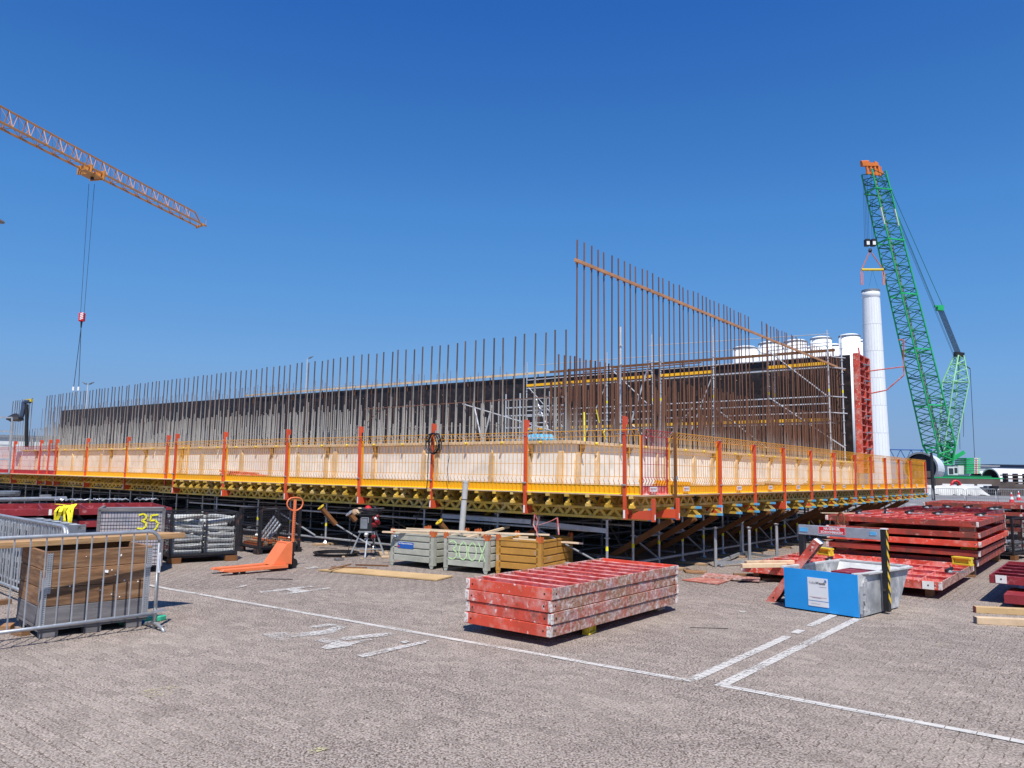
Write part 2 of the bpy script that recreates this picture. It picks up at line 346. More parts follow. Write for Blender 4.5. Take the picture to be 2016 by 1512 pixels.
for c in near:
    o = bpy.data.objects.new('paver', pm); C.objects.link(o); o.parent = pave
    o.location = (c[1], c[2], rr.uniform(-.0018, .0018)); o.rotation_euler = (rr.gauss(0,.008), rr.gauss(0,.006), rr.gauss(0,.006))
st = MB()
for c in cells:
    if (c[1], c[2]) in nset: continue
    dz = rr.uniform(-.0018,.0018); tx = rr.gauss(0,.012); ty = rr.gauss(0,.008)
    st.add([(c[1]+a, c[2]+b, z+dz+a*tx+b*ty) for a,b,z in pv], pf)
st.build('paver_field', m_paver, pave, kind='stuff')
# ---- painted parking lines and bay numbers
def paint_mat(name, col, wear):
    mt = M(name, col, .7, 0, .1, 6); n = mt.node_tree.nodes; l = mt.node_tree.links; b = n['Principled BSDF']
    g = n.new('ShaderNodeNewGeometry'); tc = n.new('ShaderNodeTexCoord')
    no = n.new('ShaderNodeTexNoise'); no.inputs['Scale'].default_value = 38; no.inputs['Detail'].default_value = 4; no.inputs['Roughness'].default_value = .7; l.new(g.outputs['Position'], no.inputs[0])
    n2 = n.new('ShaderNodeTexNoise'); n2.inputs['Scale'].default_value = 2.2; n2.inputs['Detail'].default_value = 2; l.new(g.outputs['Position'], n2.inputs[0])
    ad = n.new('ShaderNodeMath'); ad.operation = 'MULTIPLY_ADD'; l.new(n2.outputs['Fac'], ad.inputs[0]); ad.inputs[1].default_value = .55; l.new(no.outputs['Fac'], ad.inputs[2])
    mr = n.new('ShaderNodeMapRange'); l.new(ad.outputs[0], mr.inputs[0]); mr.inputs[1].default_value = wear; mr.inputs[2].default_value = wear+.05
    br = n.new('ShaderNodeTexBrick'); mp = n.new('ShaderNodeMapping'); mp.inputs['Rotation'].default_value = (0,0,R(90)); mp.inputs['Location'].default_value = (.0,.05,0)
    l.new(tc.outputs['Object'], mp.inputs[0]); l.new(mp.outputs[0], br.inputs['Vector'])
    br.inputs['Scale'].default_value = 1; br.inputs['Brick Width'].default_value = .2; br.inputs['Row Height'].default_value = .1; br.inputs['Mortar Size'].default_value = .0035
    mu = n.new('ShaderNodeMath'); mu.operation = 'SUBTRACT'; mu.use_clamp = True; l.new(mr.outputs[0], mu.inputs[0]); l.new(br.outputs['Fac'], mu.inputs[1])
    l.new(mu.outputs[0], b.inputs['Alpha']); return mt
m_line = paint_mat('worn_white_road_paint', (.56,.53,.49), .65)
m_linew = paint_mat('faded_white_road_paint', (.54,.51,.475), .72)
ZP = .0045
def mark(name, polys, mat, dz=0):
    mb = MB()
    for k_, q in enumerate(polys):
        mb.add([(a, b, ZP+dz+k_*.0006) for a, b in q], [tuple(range(len(q)))])
    o = mb.build(name, mat, None, O, RZ); o['kind'] = 'structure'; return o
def strip(a, b, w):
    a = Vector(a); b = Vector(b); d = (b-a).normalized(); q = Vector((-d.y, d.x))*w/2
    return [tuple(a-q), tuple(b-q), tuple(b+q), tuple(a+q)]
def l2(px, py): p = gp(px, py); d = p-O; return (d.dot(VX), d.dot(VY))
a0 = l2(1358,1341)
mark('painted_line', [strip((-5.74,7.2),(a0[0],a0[1]-.02), .085)], m_line)
mark('painted_line', [strip((a0[0]+.045,a0[1]),(-2.52,-3.25), .10), strip((-2.3,-3.25),(-2.05,-3.25), .1), strip((-1.75,-3.25),(-.2,-3.25), .1), strip((3.7,-4.9),(4.6,-4.9),.1), strip((8.6,-5.6),(10.6,-5.6),.12)], m_line)
b0 = l2(1420,1350)
mark('painted_line', [strip((b0[0]+.045,b0[1]),(-.5,-3.56), .105)], m_line)
mark('painted_line', [strip((b0[0],b0[1]+.05),(-4.86,-7.2), .085)], m_line)
def pxpoly(lst): return [l2(*q) for q in lst]
mark('painted_bay_number', [pxpoly(q) for q in (
  [(514,1249),(560,1245),(575,1252),(568,1262),(548,1261)], [(560,1251),(640,1241),(660,1234),(676,1236),(655,1248),(572,1256)],
  [(608,1234),(650,1228),(682,1234),(676,1239),(650,1233),(612,1237)],
  [(618,1262),(640,1257),(660,1262),(690,1266),(694,1272),(668,1276),(642,1279),(632,1276),(648,1268)], [(646,1272),(730,1258),(734,1261),(650,1279)], [(655,1258),(765,1246),(778,1249),(762,1253),(660,1264)],
  [(701,1291),(843,1261),(851,1264),(716,1296)], [(788,1265),(800,1262),(806,1265),(796,1268)])], m_linew)
mark('painted_bay_number', [pxpoly(q) for q in (
  [(510,1165),(617,1153),(620,1156),(514,1168)], [(556,1160),(580,1157),(602,1163),(585,1168)], [(545,1170),(648,1157),(653,1159),(550,1173)])], m_linew)
mark('painted_bay_number', [pxpoly(q) for q in ([(462,1156),(484,1152),(486,1154),(466,1158)], [(600,1118),(625,1115),(628,1118),(604,1121)], [(1455,1203),(1470,1204),(1468,1207),(1456,1206)])], m_linew)
m_yp = paint_mat('faded_yellow_paint', (.50,.45,.24), .85)
mark('yellow_paint_patch', [pxpoly(q) for q in ([(20,1285),(60,1282),(64,1290),(30,1292)], [(268,1363),(300,1357),(352,1350),(356,1356),(330,1372),(290,1374)], [(1836,1270),(1866,1262),(1872,1266),(1850,1278)], [(1412,1210),(1426,1209),(1424,1214),(1412,1214)],[(600,1480),(640,1470),(650,1476),(610,1486)])], m_yp)
# ================================================================ THE STRUCTURE ON ITS SCAFFOLD
ZB, ZR = 1.458, 2.558
def bthing(name, label, cat, x=0, y=0, z=0, rz=0, group=None): return thing(name, label, cat, B(x,y,z), RZ+rz, group)
# ---- concrete upstand with timber capping
cw = bthing('concrete_upstand_wall', 'long pale concrete upstand wall with timber capping behind the yellow mesh guard rail', 'wall')
WX, WY = 1.25, 2.33
w = MB(); w.box(WX, WX+.45, WY, 34, 1.45, 2.40)
w.build('wall_face', m_conc, cw)
w = MB(); w.box(WX+.45, 23.6, WY, WY+.45, 1.45, 2.398); w.build('wall_face', m_conc, cw)
slab = MB(); slab.box(WX+.45, 23.5, WY+.45, 34, 1.45, 2.15); slab.build('floor_slab', m_slab, cw)
for k in range(8):
    c = MB(); c.box(WX-.08, WX+.06, max(WY-.08, 4*k-.6+.012*k), min(34, 4*k+3.4), 2.40+.003*(k%2), 2.465+.003*(k%2)); c.build('capping_timber', m_wood, cw, bev=.004)
for k in range(6):
    c = MB(); c.box(max(WX+.062, 4*k-.5), 4*k+3.49, WY-.08, WY+.06, 2.402+.003*(k%2), 2.467+.003*(k%2)); c.build('capping_timber', m_wood, cw, bev=.004)
cpn = MB(); cpn.lathe([(.0,-.012),(.03,-.012),(.034,.0),(.026,.03),(.012,.045),(0,.045)], 10, caps=False)
knob = cpn.build('yellow_cap', m_yblock, cw, (WX-.092, 3.0, 2.43), rot=(0,R(-90),0), smooth=True)
for k in range(1, 28): inst(knob, cw, (WX-.092, 3.0+k*1.03, 2.43), (0,R(-90),0))
for k in range(20): inst(knob, cw, (2.1+k*1.05, WY-.092, 2.43), (R(90),0,0))
# pointed timber studs: slanted head, some with a brown ply gusset under the cap
sm = MB(); sm.prism([(-.07,0),(.07,0),(.07,.66),(.0,.86),(-.07,.72)], (0,0,0), (0,1,0), (0,0,1), (-.05,0,0))
st0 = sm.mesh('timber_stud', m_wood)
sm = MB(); sm.prism([(-.09,0),(.09,0),(.09,.62),(.03,.80),(-.09,.80)], (0,0,0), (0,1,0), (0,0,1), (-.035,0,0)); st1 = sm.mesh('timber_stud', m_wood)
gm = MB(); gm.prism([(0,0),(-.17,.0),(-.04,-.26),(0,-.26)], (0,0,0), (1,0,0), (0,0,1), (0,.02,0)); gus = gm.mesh('plywood_gusset', m_woodb)
def put(me, name, parent, loc, rot=(0,0,0), sc=(1,1,1)):
    o = bpy.data.objects.new(name, me); C.objects.link(o); o.parent = parent; o.location = loc; o.rotation_euler = rot; o.scale = sc; return o
rr = random.Random(11)
ys = [2.55, 3.35, 4.35, 6.05, 6.45, 8.2, 9.75, 10.1]+[10.1+1.25*k+rr.uniform(-.3,.3) for k in range(1, 18)]
for i, y in enumerate(ys):
    put(st0 if i % 3 else st1, 'timber_stud', cw, (WX-.004, y, 1.47), (0,R(rr.uniform(-1,1)),0), (1,rr.uniform(.8,1.15),rr.uniform(.93,1.02)))
    if i % 2: put(gus, 'plywood_gusset', cw, (WX-.006, y-.1, 2.395))
xs = [1.5, 2.25, 3.4, 4.9, 5.3, 6.9, 8.0, 8.4]+[8.4+1.3*k for k in range(1, 12)]
for i, x in enumerate(xs):
    put(st0 if i % 2 else st1, 'timber_stud', cw, (x, WY-.004, 1.47), (0,0,R(90)), (1,rr.uniform(.8,1.2),rr.uniform(.93,1.02)))
    if i % 2 == 0: put(gus, 'plywood_gusset', cw, (x+.1, WY-.006, 2.395), (0,0,R(90)))
# ---- working platform: deck sheets on two layers of lattice girders
pf_ = bthing('working_platform', 'wide working platform of plywood on two crossed layers of yellow lattice girders', 'platform')
d = MB(); d.box(-.05, 1.24, -.05, 34, 1.436, 1.456); d.box(1.24, 24.4, -.05, 2.32, 1.436, 1.456)
d.build('deck_sheet', m_wood, pf_)
d = MB(); d.box(1.24, 26, 2.32, 62, 1.40, 1.43); d.box(-.05, 1.24, 34, 62, 1.40, 1.43); d.build('shading_soffit', m_dark, pf_)  # added closed underside, stretched out of view to block daylight below
def girder(L, name='lattice_girder', tip=False):
    tl = .10
    b = MB(); h = .205; c = .045; w_ = .07
    mi = 0
    for z0 in (0, h-c):
        b.box(0 if (z0 or not tip) else -.0, tl, -w_/2, w_/2, z0, z0+c, 1 if tip else 0); b.box(tl, L, -w_/2, w_/2, z0, z0+c, 0)
    x = .03; up = True; n = 0
    while x < L-.1:
        a, e = (x, c-.01), (x+.13, h-c+.01)
        if not up: a, e = (x, h-c+.01), (x+.13, c-.01)
        b.bar((a[0],0,a[1]), (e[0],0,e[1]), .045, .05, (0,0,1), 0)
        x += .15; up = not up; n += 1
    return b.mesh(name, [m_gt, m_blue])
g24 = girder(2.4); g24b = girder(2.41, tip=True)
ZU, ZL = 1.23, 1.022
rr = random.Random(5)
y = .18; k = 0
while y < 33.5:
    off = .0 if y < 15.7 else .38
    put(g24, 'lattice_girder', pf_, (off-.08+rr.uniform(-.05,.04), y, ZU+.0005*(k%3)), (0,0,rr.uniform(-.01,.01)))
    y += .43+rr.choice((0,0,0,-.28 if k % 9 == 4 else 0,.02)); k += 1
# edge girder that carries on along the right hand face
for k in range(9): put(g24, 'lattice_girder', pf_, (2.42+k*2.41, .12, ZU))
# lower layer, running to the left
xs_l = [.16]+[1.0+.98*k for k in range(24)]
for i, x in enumerate(xs_l):
    n = 14 if i == 0 else (2 if i < 6 else 1)
    for k in range(n):
        put(g24b if k == 0 else g24, 'lattice_girder', pf_, (x+(.38 if (i == 0 and k*2.42 > 15.7) else 0), -.14+k*2.42, ZL), (0,0,R(90)))
    if i == 0:
        for k in range(5): put(g24, 'lattice_girder', pf_, (x+.085, 1.0+k*3.2, ZL), (0,0,R(90)))
# dark plastic sheets and steel plates hanging between the girders
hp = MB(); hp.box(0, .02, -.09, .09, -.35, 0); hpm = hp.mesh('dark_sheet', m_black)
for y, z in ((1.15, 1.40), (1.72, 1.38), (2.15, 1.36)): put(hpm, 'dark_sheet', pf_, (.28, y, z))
# the open concrete-formwork ladder below: beams painted pale, seen at the corner
t = MB(); t.box(.95, 2.6, .05, .12, 1.222, 1.228); 
# ---- shoring scaffold
sh = bthing('shoring_scaffold', 'grey tubular shoring scaffold carrying the working platform, in deep shade', 'scaffold')
leg = MB(); leg.path([(0,0,0),(0,0,.94)], .024, 8)
for z in (.12,.62): leg.path([(0,0,z),(0,0,z+.012)], .055, 8)
leg.path([(0,0,.0),(0,0,.05)], .07, 6, r2=.03)
leg.box(-.07,.07,-.07,.07,-.045,-.035)
lm = leg.mesh('standard', m_galv)
so = MB(); so.box(-.11,.11,-.32,.32,0,.035); sm_ = so.mesh('sole_board', m_sole)
pl = MB(); pl.box(-.06,.06,-.06,.06,.94,.95); pl.box(-.05,.05,-.052,-.048,.95,1.05); pl.box(-.05,.05,.048,.052,.95,1.05); plm = pl.mesh('head_fork', m_galv)
yt = MB(); yt.path([(0,0,.40),(0,0,.48)], .0262, 8); ytm = yt.mesh('yellow_tape', m_strap)
yl = [.89, 2.4, 3.42, 5.48, 7.07, 8.83, 10.3, 11.73, 13.79]+[15.3+1.55*k for k in range(12)]
for y in yl:
    xo = .33 if y < 15 else .75
    put(lm, 'standard', sh, (xo, y, .045)); put(plm, 'head_fork', sh, (xo, y, .045)); put(sm_, 'sole_board', sh, (xo, y, 0), (0,0,R(90)))
    put(ytm, 'yellow_tape', sh, (xo, y, .045))
xr = [1.2+1.02*k for k in range(22)]
for i, x in enumerate(xr):
    put(lm, 'standard', sh, (x, .86, .045)); put(plm, 'head_fork', sh, (x, .86, .045)); put(sm_, 'sole_board', sh, (x, .66, 0), (0,0,rr.uniform(-.1,.1)))
    put(ytm, 'yellow_tape', sh, (x, .86, .045))
il = MB()  # inner tubes, with extra rows and ledgers added to darken the space below
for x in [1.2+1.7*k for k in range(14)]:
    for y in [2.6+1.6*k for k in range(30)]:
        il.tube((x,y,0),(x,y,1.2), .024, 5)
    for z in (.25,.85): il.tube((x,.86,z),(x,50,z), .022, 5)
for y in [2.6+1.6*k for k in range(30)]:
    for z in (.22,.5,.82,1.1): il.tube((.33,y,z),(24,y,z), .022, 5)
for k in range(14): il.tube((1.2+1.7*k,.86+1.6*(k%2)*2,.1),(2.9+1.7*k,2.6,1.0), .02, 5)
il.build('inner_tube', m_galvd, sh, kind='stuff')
def ledger(a, b_, r=.024, mat=m_galv, name='ledger'): return MB().tube(a, b_, r, 8).build(name, mat, sh)
for a, b_ in zip(yl[:-1], yl[1:]):
    if a < 14: ledger((.33,a,.78),(.33,b_,.78), .022); ledger((.33,a,.16),(.33,b_,.16), .024)
u = MB(); u.bar((.28,.86,.80),(.28,2.5,.86), .02, .085); u.build('steel_channel', m_galv, sh)
u = MB(); u.bar((.28,2.55,.87),(.28,4.9,.87), .02, .085); u.build('steel_channel', m_galv, sh)
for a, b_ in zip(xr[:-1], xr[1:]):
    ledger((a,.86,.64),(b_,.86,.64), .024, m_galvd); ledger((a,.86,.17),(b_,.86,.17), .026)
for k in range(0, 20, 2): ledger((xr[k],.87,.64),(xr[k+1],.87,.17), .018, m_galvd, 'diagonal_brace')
ledger((.30,2.4,.74),(.30,.95,.2), .018, m_galvd, 'diagonal_brace'); ledger((.30,8.7,.6),(.30,7.15,.1), .018, m_galv, 'diagonal_brace')
ledger((.30,9.2,.2),(.30,10.9,.74), .02, m_galv, 'diagonal_brace')
for i, x in enumerate([1.25+1.96*k*.5 for k in range(21)]):
    if i % 5 == 3: continue
    b = MB(); b.bar((x,.10,1.0),(x+.02,1.5,.16), .06, .085); b.bar((x,.08,1.0),(x+.02,1.52,.16), .02, .11); b.build('raking_strut', m_strut, sh)
# yellow prop heads leaning out under the left hand face
pr = thing('x','x','x'); bpy.data.objects.remove(pr)
def prop(px, py, z, lx, label, mat=m_prop, ln=.52):
    p = gp(px, py, z); t_ = thing('timber_prop', label, 'prop', p, 0, 'raking props with end plates under the platform')
    q = VX*.5+VY*(-.25)+Vector((0,0,-.62)); q = q.normalized()
    a = Vector((0,0,0)); b = MB(); b.bar(a, q*ln, .08, .09, VY); b.build('shaft', m_strut, t_)
    w_ = q.orthogonal().normalized(); v_ = q.cross(w_)
    pl = MB(); pts = [(math.cos(R(22.5+45*i))*.085, math.sin(R(22.5+45*i))*.085) for i in range(8)]
    pl.prism(pts, -q*.02, v_, w_, q*.02); pl.build('end_plate', mat, t_)
    h_ = MB(); h_.prism([(c_*.25, s_*.25) for c_, s_ in pts], -q*.024, v_, w_, q*.003); h_.build('bolt_hole', m_black, t_)
prop(865, 1028, .78, 0, 'yellow octagonal prop head left of the grey pipe, above the timber laths')
prop(960, 1013, .86, 0, 'yellow octagonal prop head right of the grey pipe, higher than its neighbour')
prop(632, 999, .95, 0, 'yellow prop head right of the orange pallet truck handle')
prop(688, 1011, .9, 0, 'pale grey prop head at the left of the power distributor', m_galv, .2)
# grey waste pipe standing up under the platform
pp = thing('plastic_pipe', 'light grey plastic pipe standing on end under the platform edge, top in the sun', 'pipe', B(.0,3.75,.0), 0)
a = gy(917, 948, 15.1); b_ = gy(909, 1045, 15.1); p0 = B(0,3.75,0)
dd = (a-b_).normalized(); q = MB(); q.path([b_-dd*.6-p0, a-p0], .058, 14); q.build('pipe_tube', m_pipe, pp, smooth=False)
q = MB(); q.path([a-dd*.02-p0, a+dd*.02-p0], .064, 14); q.build('pipe_collar', m_pipe, pp)
q = MB(); q.path([a-dd*.36-p0, a-dd*.345-p0], .0605, 14); q.build('dark_band', m_black, pp)

# ---- guard posts and mesh panels
def mesh_panel(L, matw, matt, lower):
    """local x along, outward = -y, z from 0 (toe board foot) to 1.1"""
    root = thing('mesh_guardrail', 'x', 'guard rail'); w_ = MB()
    n = int(L/.10)
    for i in range(n+1):
        x = .02+i*(L-.04)/n; r = .0042
        pts = [(x,-.012,.03),(x,-.012,.18),(x,-.045,.24),(x,-.012,.30),(x,-.012,1.0),(x,-.10,1.10)]
        for a, b_ in zip(pts[:-1], pts[1:]): w_.bar(a, b_, .0085, .0085, (1,0,0))
    w_.build('wire_mesh', matw, root)
    h_ = MB()
    for y, z, r in ((-.10,1.10,.006),(-.012,1.0,.005),(-.012,.72,.004),(-.012,.52,.004),(-.012,.30,.0045),(-.012,.17,.004)): h_.tube((0,y,z),(L,y,z), r, 5)
    for x in (.012, L-.012): h_.bar((x,-.012,0),(x,-.012,1.0), .022, .022)
    h_.build('rail_wire', matw, root)
    t_ = MB()
    t_.add([(0,0,.02),(L,0,.02),(L,0,.155),(0,0,.155),(0,-.035,0),(L,-.035,0)], [(0,1,2,3),(4,5,1,0)])
    t_.build('toe_board', matt, root); return root
def sign(root, x, small=False):
    s = MB(); s.box(x-.12, x+.12, -.052, -.049, .055, .135); s.build('panel_sign', m_signwhite, root)
    text('PERI', .05, m_inkred, root, (x-.062,-.0535,.096), sx=.9, bold=.001); text('PROKIT', .05, m_ink, root, (x+.048,-.0535,.096), sx=.72)
    u = MB(); u.box(x-.11, x-.015, -.0535, -.0528, .066, .069); u.build('sign_rule', m_inkred, root)
def mk_post(zt, zb=1.04, br=1):
    r = thing('guard_post', 'x', 'post')
    p = MB(); p.box(-.026,.026,-.026,.026, zb, zt); p.box(-.018,.018,-.03,-.027, zb+.02, zb+.16, 1); p.build('upright', [m_post, m_signwhite], r, bev=.003)
    p = MB(); p.box(-.02,.02,-.02,.05,zt-.14,zt-.01); p.build('top_hook', m_post, r, (0,.04,0))
    p = MB(); p.prism([(.027,0),(.36,0),(.34,.05),(.22,.13),(.027,.16)], (-.03,0,zb+.01), (0,1,0), (0,0,1), (.06,0,0)); p.build('bracket', m_post, r)
    p = MB(); p.tube((-.04,-.034,1.62),(.04,-.034,1.62), .014, 6); p.build('clamp', m_galv, r)
    p = MB(); p.bar((-.16,-.034,2.5),(.03,-.034,2.5), .008, .008); p.build('catch_bar', m_galv, r); return r
# left hand face: panels look outward along -X, local x runs towards -Y
Lp = [.30, 2.45, 4.93, 7.20, 10.0, 12.88, 15.60]
names_l = ['nearest the platform corner', 'second from the platform corner', 'third, hung with black cable', 'fourth from the corner', 'above the power distributor', 'above the orange pallet truck handle', 'at the step in the platform edge']
post_l = mk_post(2.80); proto_used = False
panel_cache = {}
GL = 'yellow mesh guard panels along the left face'; GR = 'yellow mesh guard panels along the right face'; GP = 'red guard posts round the platform'
def post(x, y, face, label, kind='l'):
    global proto_used
    root = {'l': post_l, 'r': post_r}[kind]
    rz = RZ-math.pi/2 if face == 'l' else RZ
    if kind not in used: used.add(kind); root.location = B(x,y,0); root.rotation_euler = (0,0,rz); root['label'] = label; o = root
    else: o = copy_thing(root, B(x,y,0), rz, label)
    o['group'] = GP; e_ = o.rotation_euler; o.rotation_euler = (jr.gauss(0,.006), jr.gauss(0,.006), e_[2]+jr.gauss(0,.02)); return o
used = set(); jr = random.Random(77)
post_r = mk_post(2.50)
def panel(x, y, L, face, label, matw=m_yel, matt=m_toe, signs=(), z=ZB, group=None):
    key = (L, matw.name, signs)
    rz = RZ-math.pi/2 if face == 'l' else RZ
    if key not in panel_cache:
        r = mesh_panel(L, matw, matt, True); panel_cache[key] = r
        for s in signs: sign(r, s)
        r.location = B(x,y,z); r.rotation_euler = (0,0,rz); r['label'] = label
    else: r = copy_thing(panel_cache[key], B(x,y,z), rz, label)
    if group: r['group'] = group
    e_ = r.rotation_euler; r.rotation_euler = (jr.gauss(0,.007), jr.gauss(0,.0012), e_[2]+jr.gauss(0,.002))
    return r
for i, y in enumerate(Lp):
    post(-.045, y, 'l', 'tall red guard post on the left face, '+names_l[i])
segs = [(.02,2.45),(2.47,4.93),(4.95,7.18),(7.20,9.98),(10.0,12.86),(12.88,15.6)]
for i, (a, b_) in enumerate(segs):
    panel(.012, b_, round(b_-a,2), 'l', ['yellow mesh panel ending at the platform corner, left face','yellow mesh panel directly above the three metal boxes','yellow mesh panel behind the post with black cable, left face','yellow mesh panel above the black power distributor','yellow mesh panel above the upright truck handle, red rods behind it','yellow mesh panel just before the step in the left face'][i], group=GL)
Lq = [16.83, 19.61, 22.67, 25.3, 26.14, 27.0, 29.74]
for i, y in enumerate(Lq):
    post(.335, y, 'l', 'red guard post on the far set-back left face, '+['first after the step','second after the step','third after the step','first beside the dark red mesh','middle of three close posts','last of three close posts','farthest left of all'][i])
far = [(15.64,16.8,1),(16.85,19.58,1),(19.62,22.64,1),(22.69,25.27,1),(25.32,26.98,0),(27.02,29.7,0),(29.76,33.2,0)]
for i, (a, b_, ye) in enumerate(far):
    panel(.39, b_, round(b_-a,2), 'l', ['short yellow mesh panel right after the step in the left face','yellow mesh panel of the set-back part, second after the step','yellow mesh panel of the set-back part, third after the step','last yellow mesh panel before the dark red ones, left face','short dark red mesh panel between three red posts','long dark red mesh panel at the far left','dark red mesh panel cut by the left edge of the picture'][i],
          m_yel if ye else m_redmesh, m_toe if ye else m_redmesh, group=GL)
# right hand face
Rp = [1.0, 3.1, 4.95, 6.85, 8.85, 10.85, 12.95, 14.9, 16.9, 18.9, 20.9, 23.6]
ordn = ['first','second','third','fourth','fifth','sixth','seventh','eighth','ninth','tenth','eleventh','twelfth']
for i, x in enumerate(Rp):
    if i == 0: continue
    o = post(x, -.045, 'r', ordn[i]+' red guard post from the platform corner along the right face', 'r')
ed = Rp
for i in range(len(ed)-1):
    a, b_ = ed[i]-.02, ed[i+1]-.045
    L = 2.06 if i != 10 else 2.66
    sg = (1.0,) if i else (.62, )
    panel(a, .012, round(ed[i+1]-ed[i]-.03,2), 'r', ordn[i]+' yellow mesh panel with a small white sign from the corner along the right face', signs=sg, group=GR)
panel(.0, .02, .93, 'r', 'short dark red mesh panel with a white sign at the platform corner', m_redmesh, m_redtop, (.34,))
# brown corner post and small return
bp = thing('corner_post', 'rusty brown post standing between the red and yellow mesh at the platform corner', 'post', B(.985,-.12,0), RZ)
MB().box(-.022,.022,-.022,.022,1.20,2.56).build('upright', m_strut, bp); MB().box(-.035,.035,-.036,-.031,1.72,1.78).build('clip', m_galv, bp)
for y_, lb in ((.02,'short red bracket post with a white label at the platform corner, left one'),(.0,'x')):
    pass
for x, lab in ((.04,'stub red post under the short red mesh at the corner'),(.93,'stub red post under the brown corner post')):
    r = thing('stub_post', lab, 'post', B(x,-.19,0), RZ, GP)
    MB().box(-.028,.028,-.028,.028,1.02,1.40).build('upright', m_post, r, bev=.003); q = MB(); q.prism([(.03,0),(.45,0),(.42,.06),(.26,.14),(.03,.16)], (-.03,0,1.05), (0,1,0), (0,0,1), (.06,0,0)); q.build('bracket', m_post, r)
    MB().box(-.015,.015,-.031,-.029,1.05,1.14).build('label_plate', m_signwhite, r)
# corner return, tall red post is Lp[0]; dark red mesh behind the corner
# black cable hung over the third post
cb = thing('hanging_cable', 'black cable bundle looped over a red guard post and hanging down to the ground', 'cable', B(-.1,4.93,2.6), RZ)
q = MB()
for k in range(7):
    a0 = rr.uniform(0,6); pts = [(math.sin(a0)*.02-.02+rr.uniform(-.03,.03), -.08*k*.25+.16*math.cos(t*math.pi/6)-.05, -.22+.22*math.sin(t*math.pi/6)*rr.uniform(.9,1.05)) for t in range(12)]
    q.path(pts, .008, 5, closed=True)
q.build('cable_loops', m_cable, cb)
q = MB(); q.path([(0,.02,-.1),(-.02,.05,-.6),(-.03,.02,-1.0),(-.02,.12,-1.4),(-.05,.35,-1.9),(-.02,.5,-2.15),(-.1,.85,-2.55)], .007, 5); q.build('cable_tail', m_cable, cb)
q = MB(); q.path([(.0,-.5,-.15),(.0,-.55,-.5),(.0,-.5,-.75),(.0,-.56,-1.05)], .006, 5); q.build('cable_tail', m_cable, cb)
# ================================================================ REINFORCEMENT, BACK WALL, INNER SCAFFOLD
rr = random.Random(21)
bm_ = MB(); bm_.path([(0,0,0),(0,0,1)], .017, 6); bar_g = bm_.mesh('rebar', m_rebar)
bm_ = MB(); bm_.path([(0,0,0),(0,0,1)], .017, 6); bar_r = bm_.mesh('rebar', m_rust)
def bars(parent, me, pts, z0, z1, jit=.0, lean=.004, th=1):
    for x, y in pts:
        h = z1-z0+rr.uniform(-jit, jit)
        put(me, 'rebar', parent, (x+rr.uniform(-.01,.01), y+rr.uniform(-.015,.015), z0), (rr.gauss(0,lean), rr.gauss(0,lean), 0), (th,th,h))
def tie(parent, a, b_, r=.011, mat=None, name='tie_bar'): MB().tube(a, b_, r, 5).build(name, mat or m_rust, parent)
c1 = bthing('rebar_row', 'long row of tall free-standing reinforcing bars along the left wall, tops against the sky', 'reinforcement')
bars(c1, bar_g, [(1.50, 2.60+.285*k) for k in range(97)], 2.0, 4.82, .02, .007)
c1b = bthing('rebar_row', 'small group of tall bars at the far left beyond the dark curved hose', 'reinforcement')
bars(c1b, bar_g, [(1.50, 31.6+.30*k) for k in range(9)], 2.0, 4.78, .015)
c2 = bthing('rebar_row', 'row of chest-high bars just behind the tall ones on the left wall, cement splashed', 'reinforcement')
bars(c2, bar_g, [(1.66, 2.72+.285*k) for k in range(104)], 2.0, 3.43, .02)
c3 = bthing('rebar_row', 'uneven row of short whitish bars low behind the left capping timber', 'reinforcement')
bars(c3, bar_g, [(1.95+rr.uniform(-.05,.1), 3.0+.19*k+rr.uniform(-.04,.04)) for k in range(160)], 1.9, 3.02, .12)
c3c = bthing('rebar_row', 'third row of grey bars behind the left wall, between the tall and the short ones', 'reinforcement')
bars(c3c, bar_g, [(2.2, 8.0+.24*k) for k in range(100)], 2.0, 3.62, .2, .006)
c3b = bthing('rebar_row', 'second row of short bars one step further in behind the left wall', 'reinforcement')
bars(c3b, bar_g, [(2.5, 3.0+.28*k) for k in range(105)], 2.0, 3.5, .05)
tie(c2, (1.63,2.7,3.42), (1.63,9.1,3.40)); tie(c2, (1.60,8.4,3.40),(1.60,9.6,2.62)); tie(c2, (1.60,5.6,3.38),(1.60,2.9,2.66), .014, m_alu, 'brace_rod')
tie(c2, (1.58,2.6,2.62),(1.58,5.7,2.60)); tie(c3, (2.0,4,2.9),(2.0,30,2.9), .006)
c4 = bthing('rebar_row', 'towering row of bars along the right wall held by a sloping timber batten', 'reinforcement')
bars(c4, bar_r, [(1.89+.286*k, 2.60) for k in range(35)]+[(12.75+.275*k, 2.60) for k in range(34)], 2.0, 6.84, .02, .003)
for a, b_ in ((1.75,5.1),(5.0,9.6),(9.5,14.5),(14.4,22.3)):
    q = MB(); q.bar((a,2.575-.003*(a>5),6.37-.001*a),(b_,2.575-.003*(a>5),6.37-.0012*b_), .04, .07); q.build('timber_batten', m_batten, c4)
q = MB()
for k in range(35): q.box(1.89+.286*k-.03,1.89+.286*k+.03,2.60,2.625,6.30,6.42)
q.build('wire_tie', m_batten, c4)
c5 = bthing('rebar_row', 'row of medium brown bars behind the towering ones on the right wall', 'reinforcement')
bars(c5, bar_r, [(1.5+.2*k, 2.78) for k in range(102)], 2.0, 4.30, .05)
c6 = bthing('rebar_row', 'dense low brown bars forming a screen behind the right capping timber', 'reinforcement')
bars(c6, bar_r, [(1.7+.17*k, 3.15+.1*(k%2)) for k in range(118)], 2.0, 3.95, .25)
c6b = bthing('rebar_row', 'innermost dense brown bars in front of the lower scaffold level', 'reinforcement')
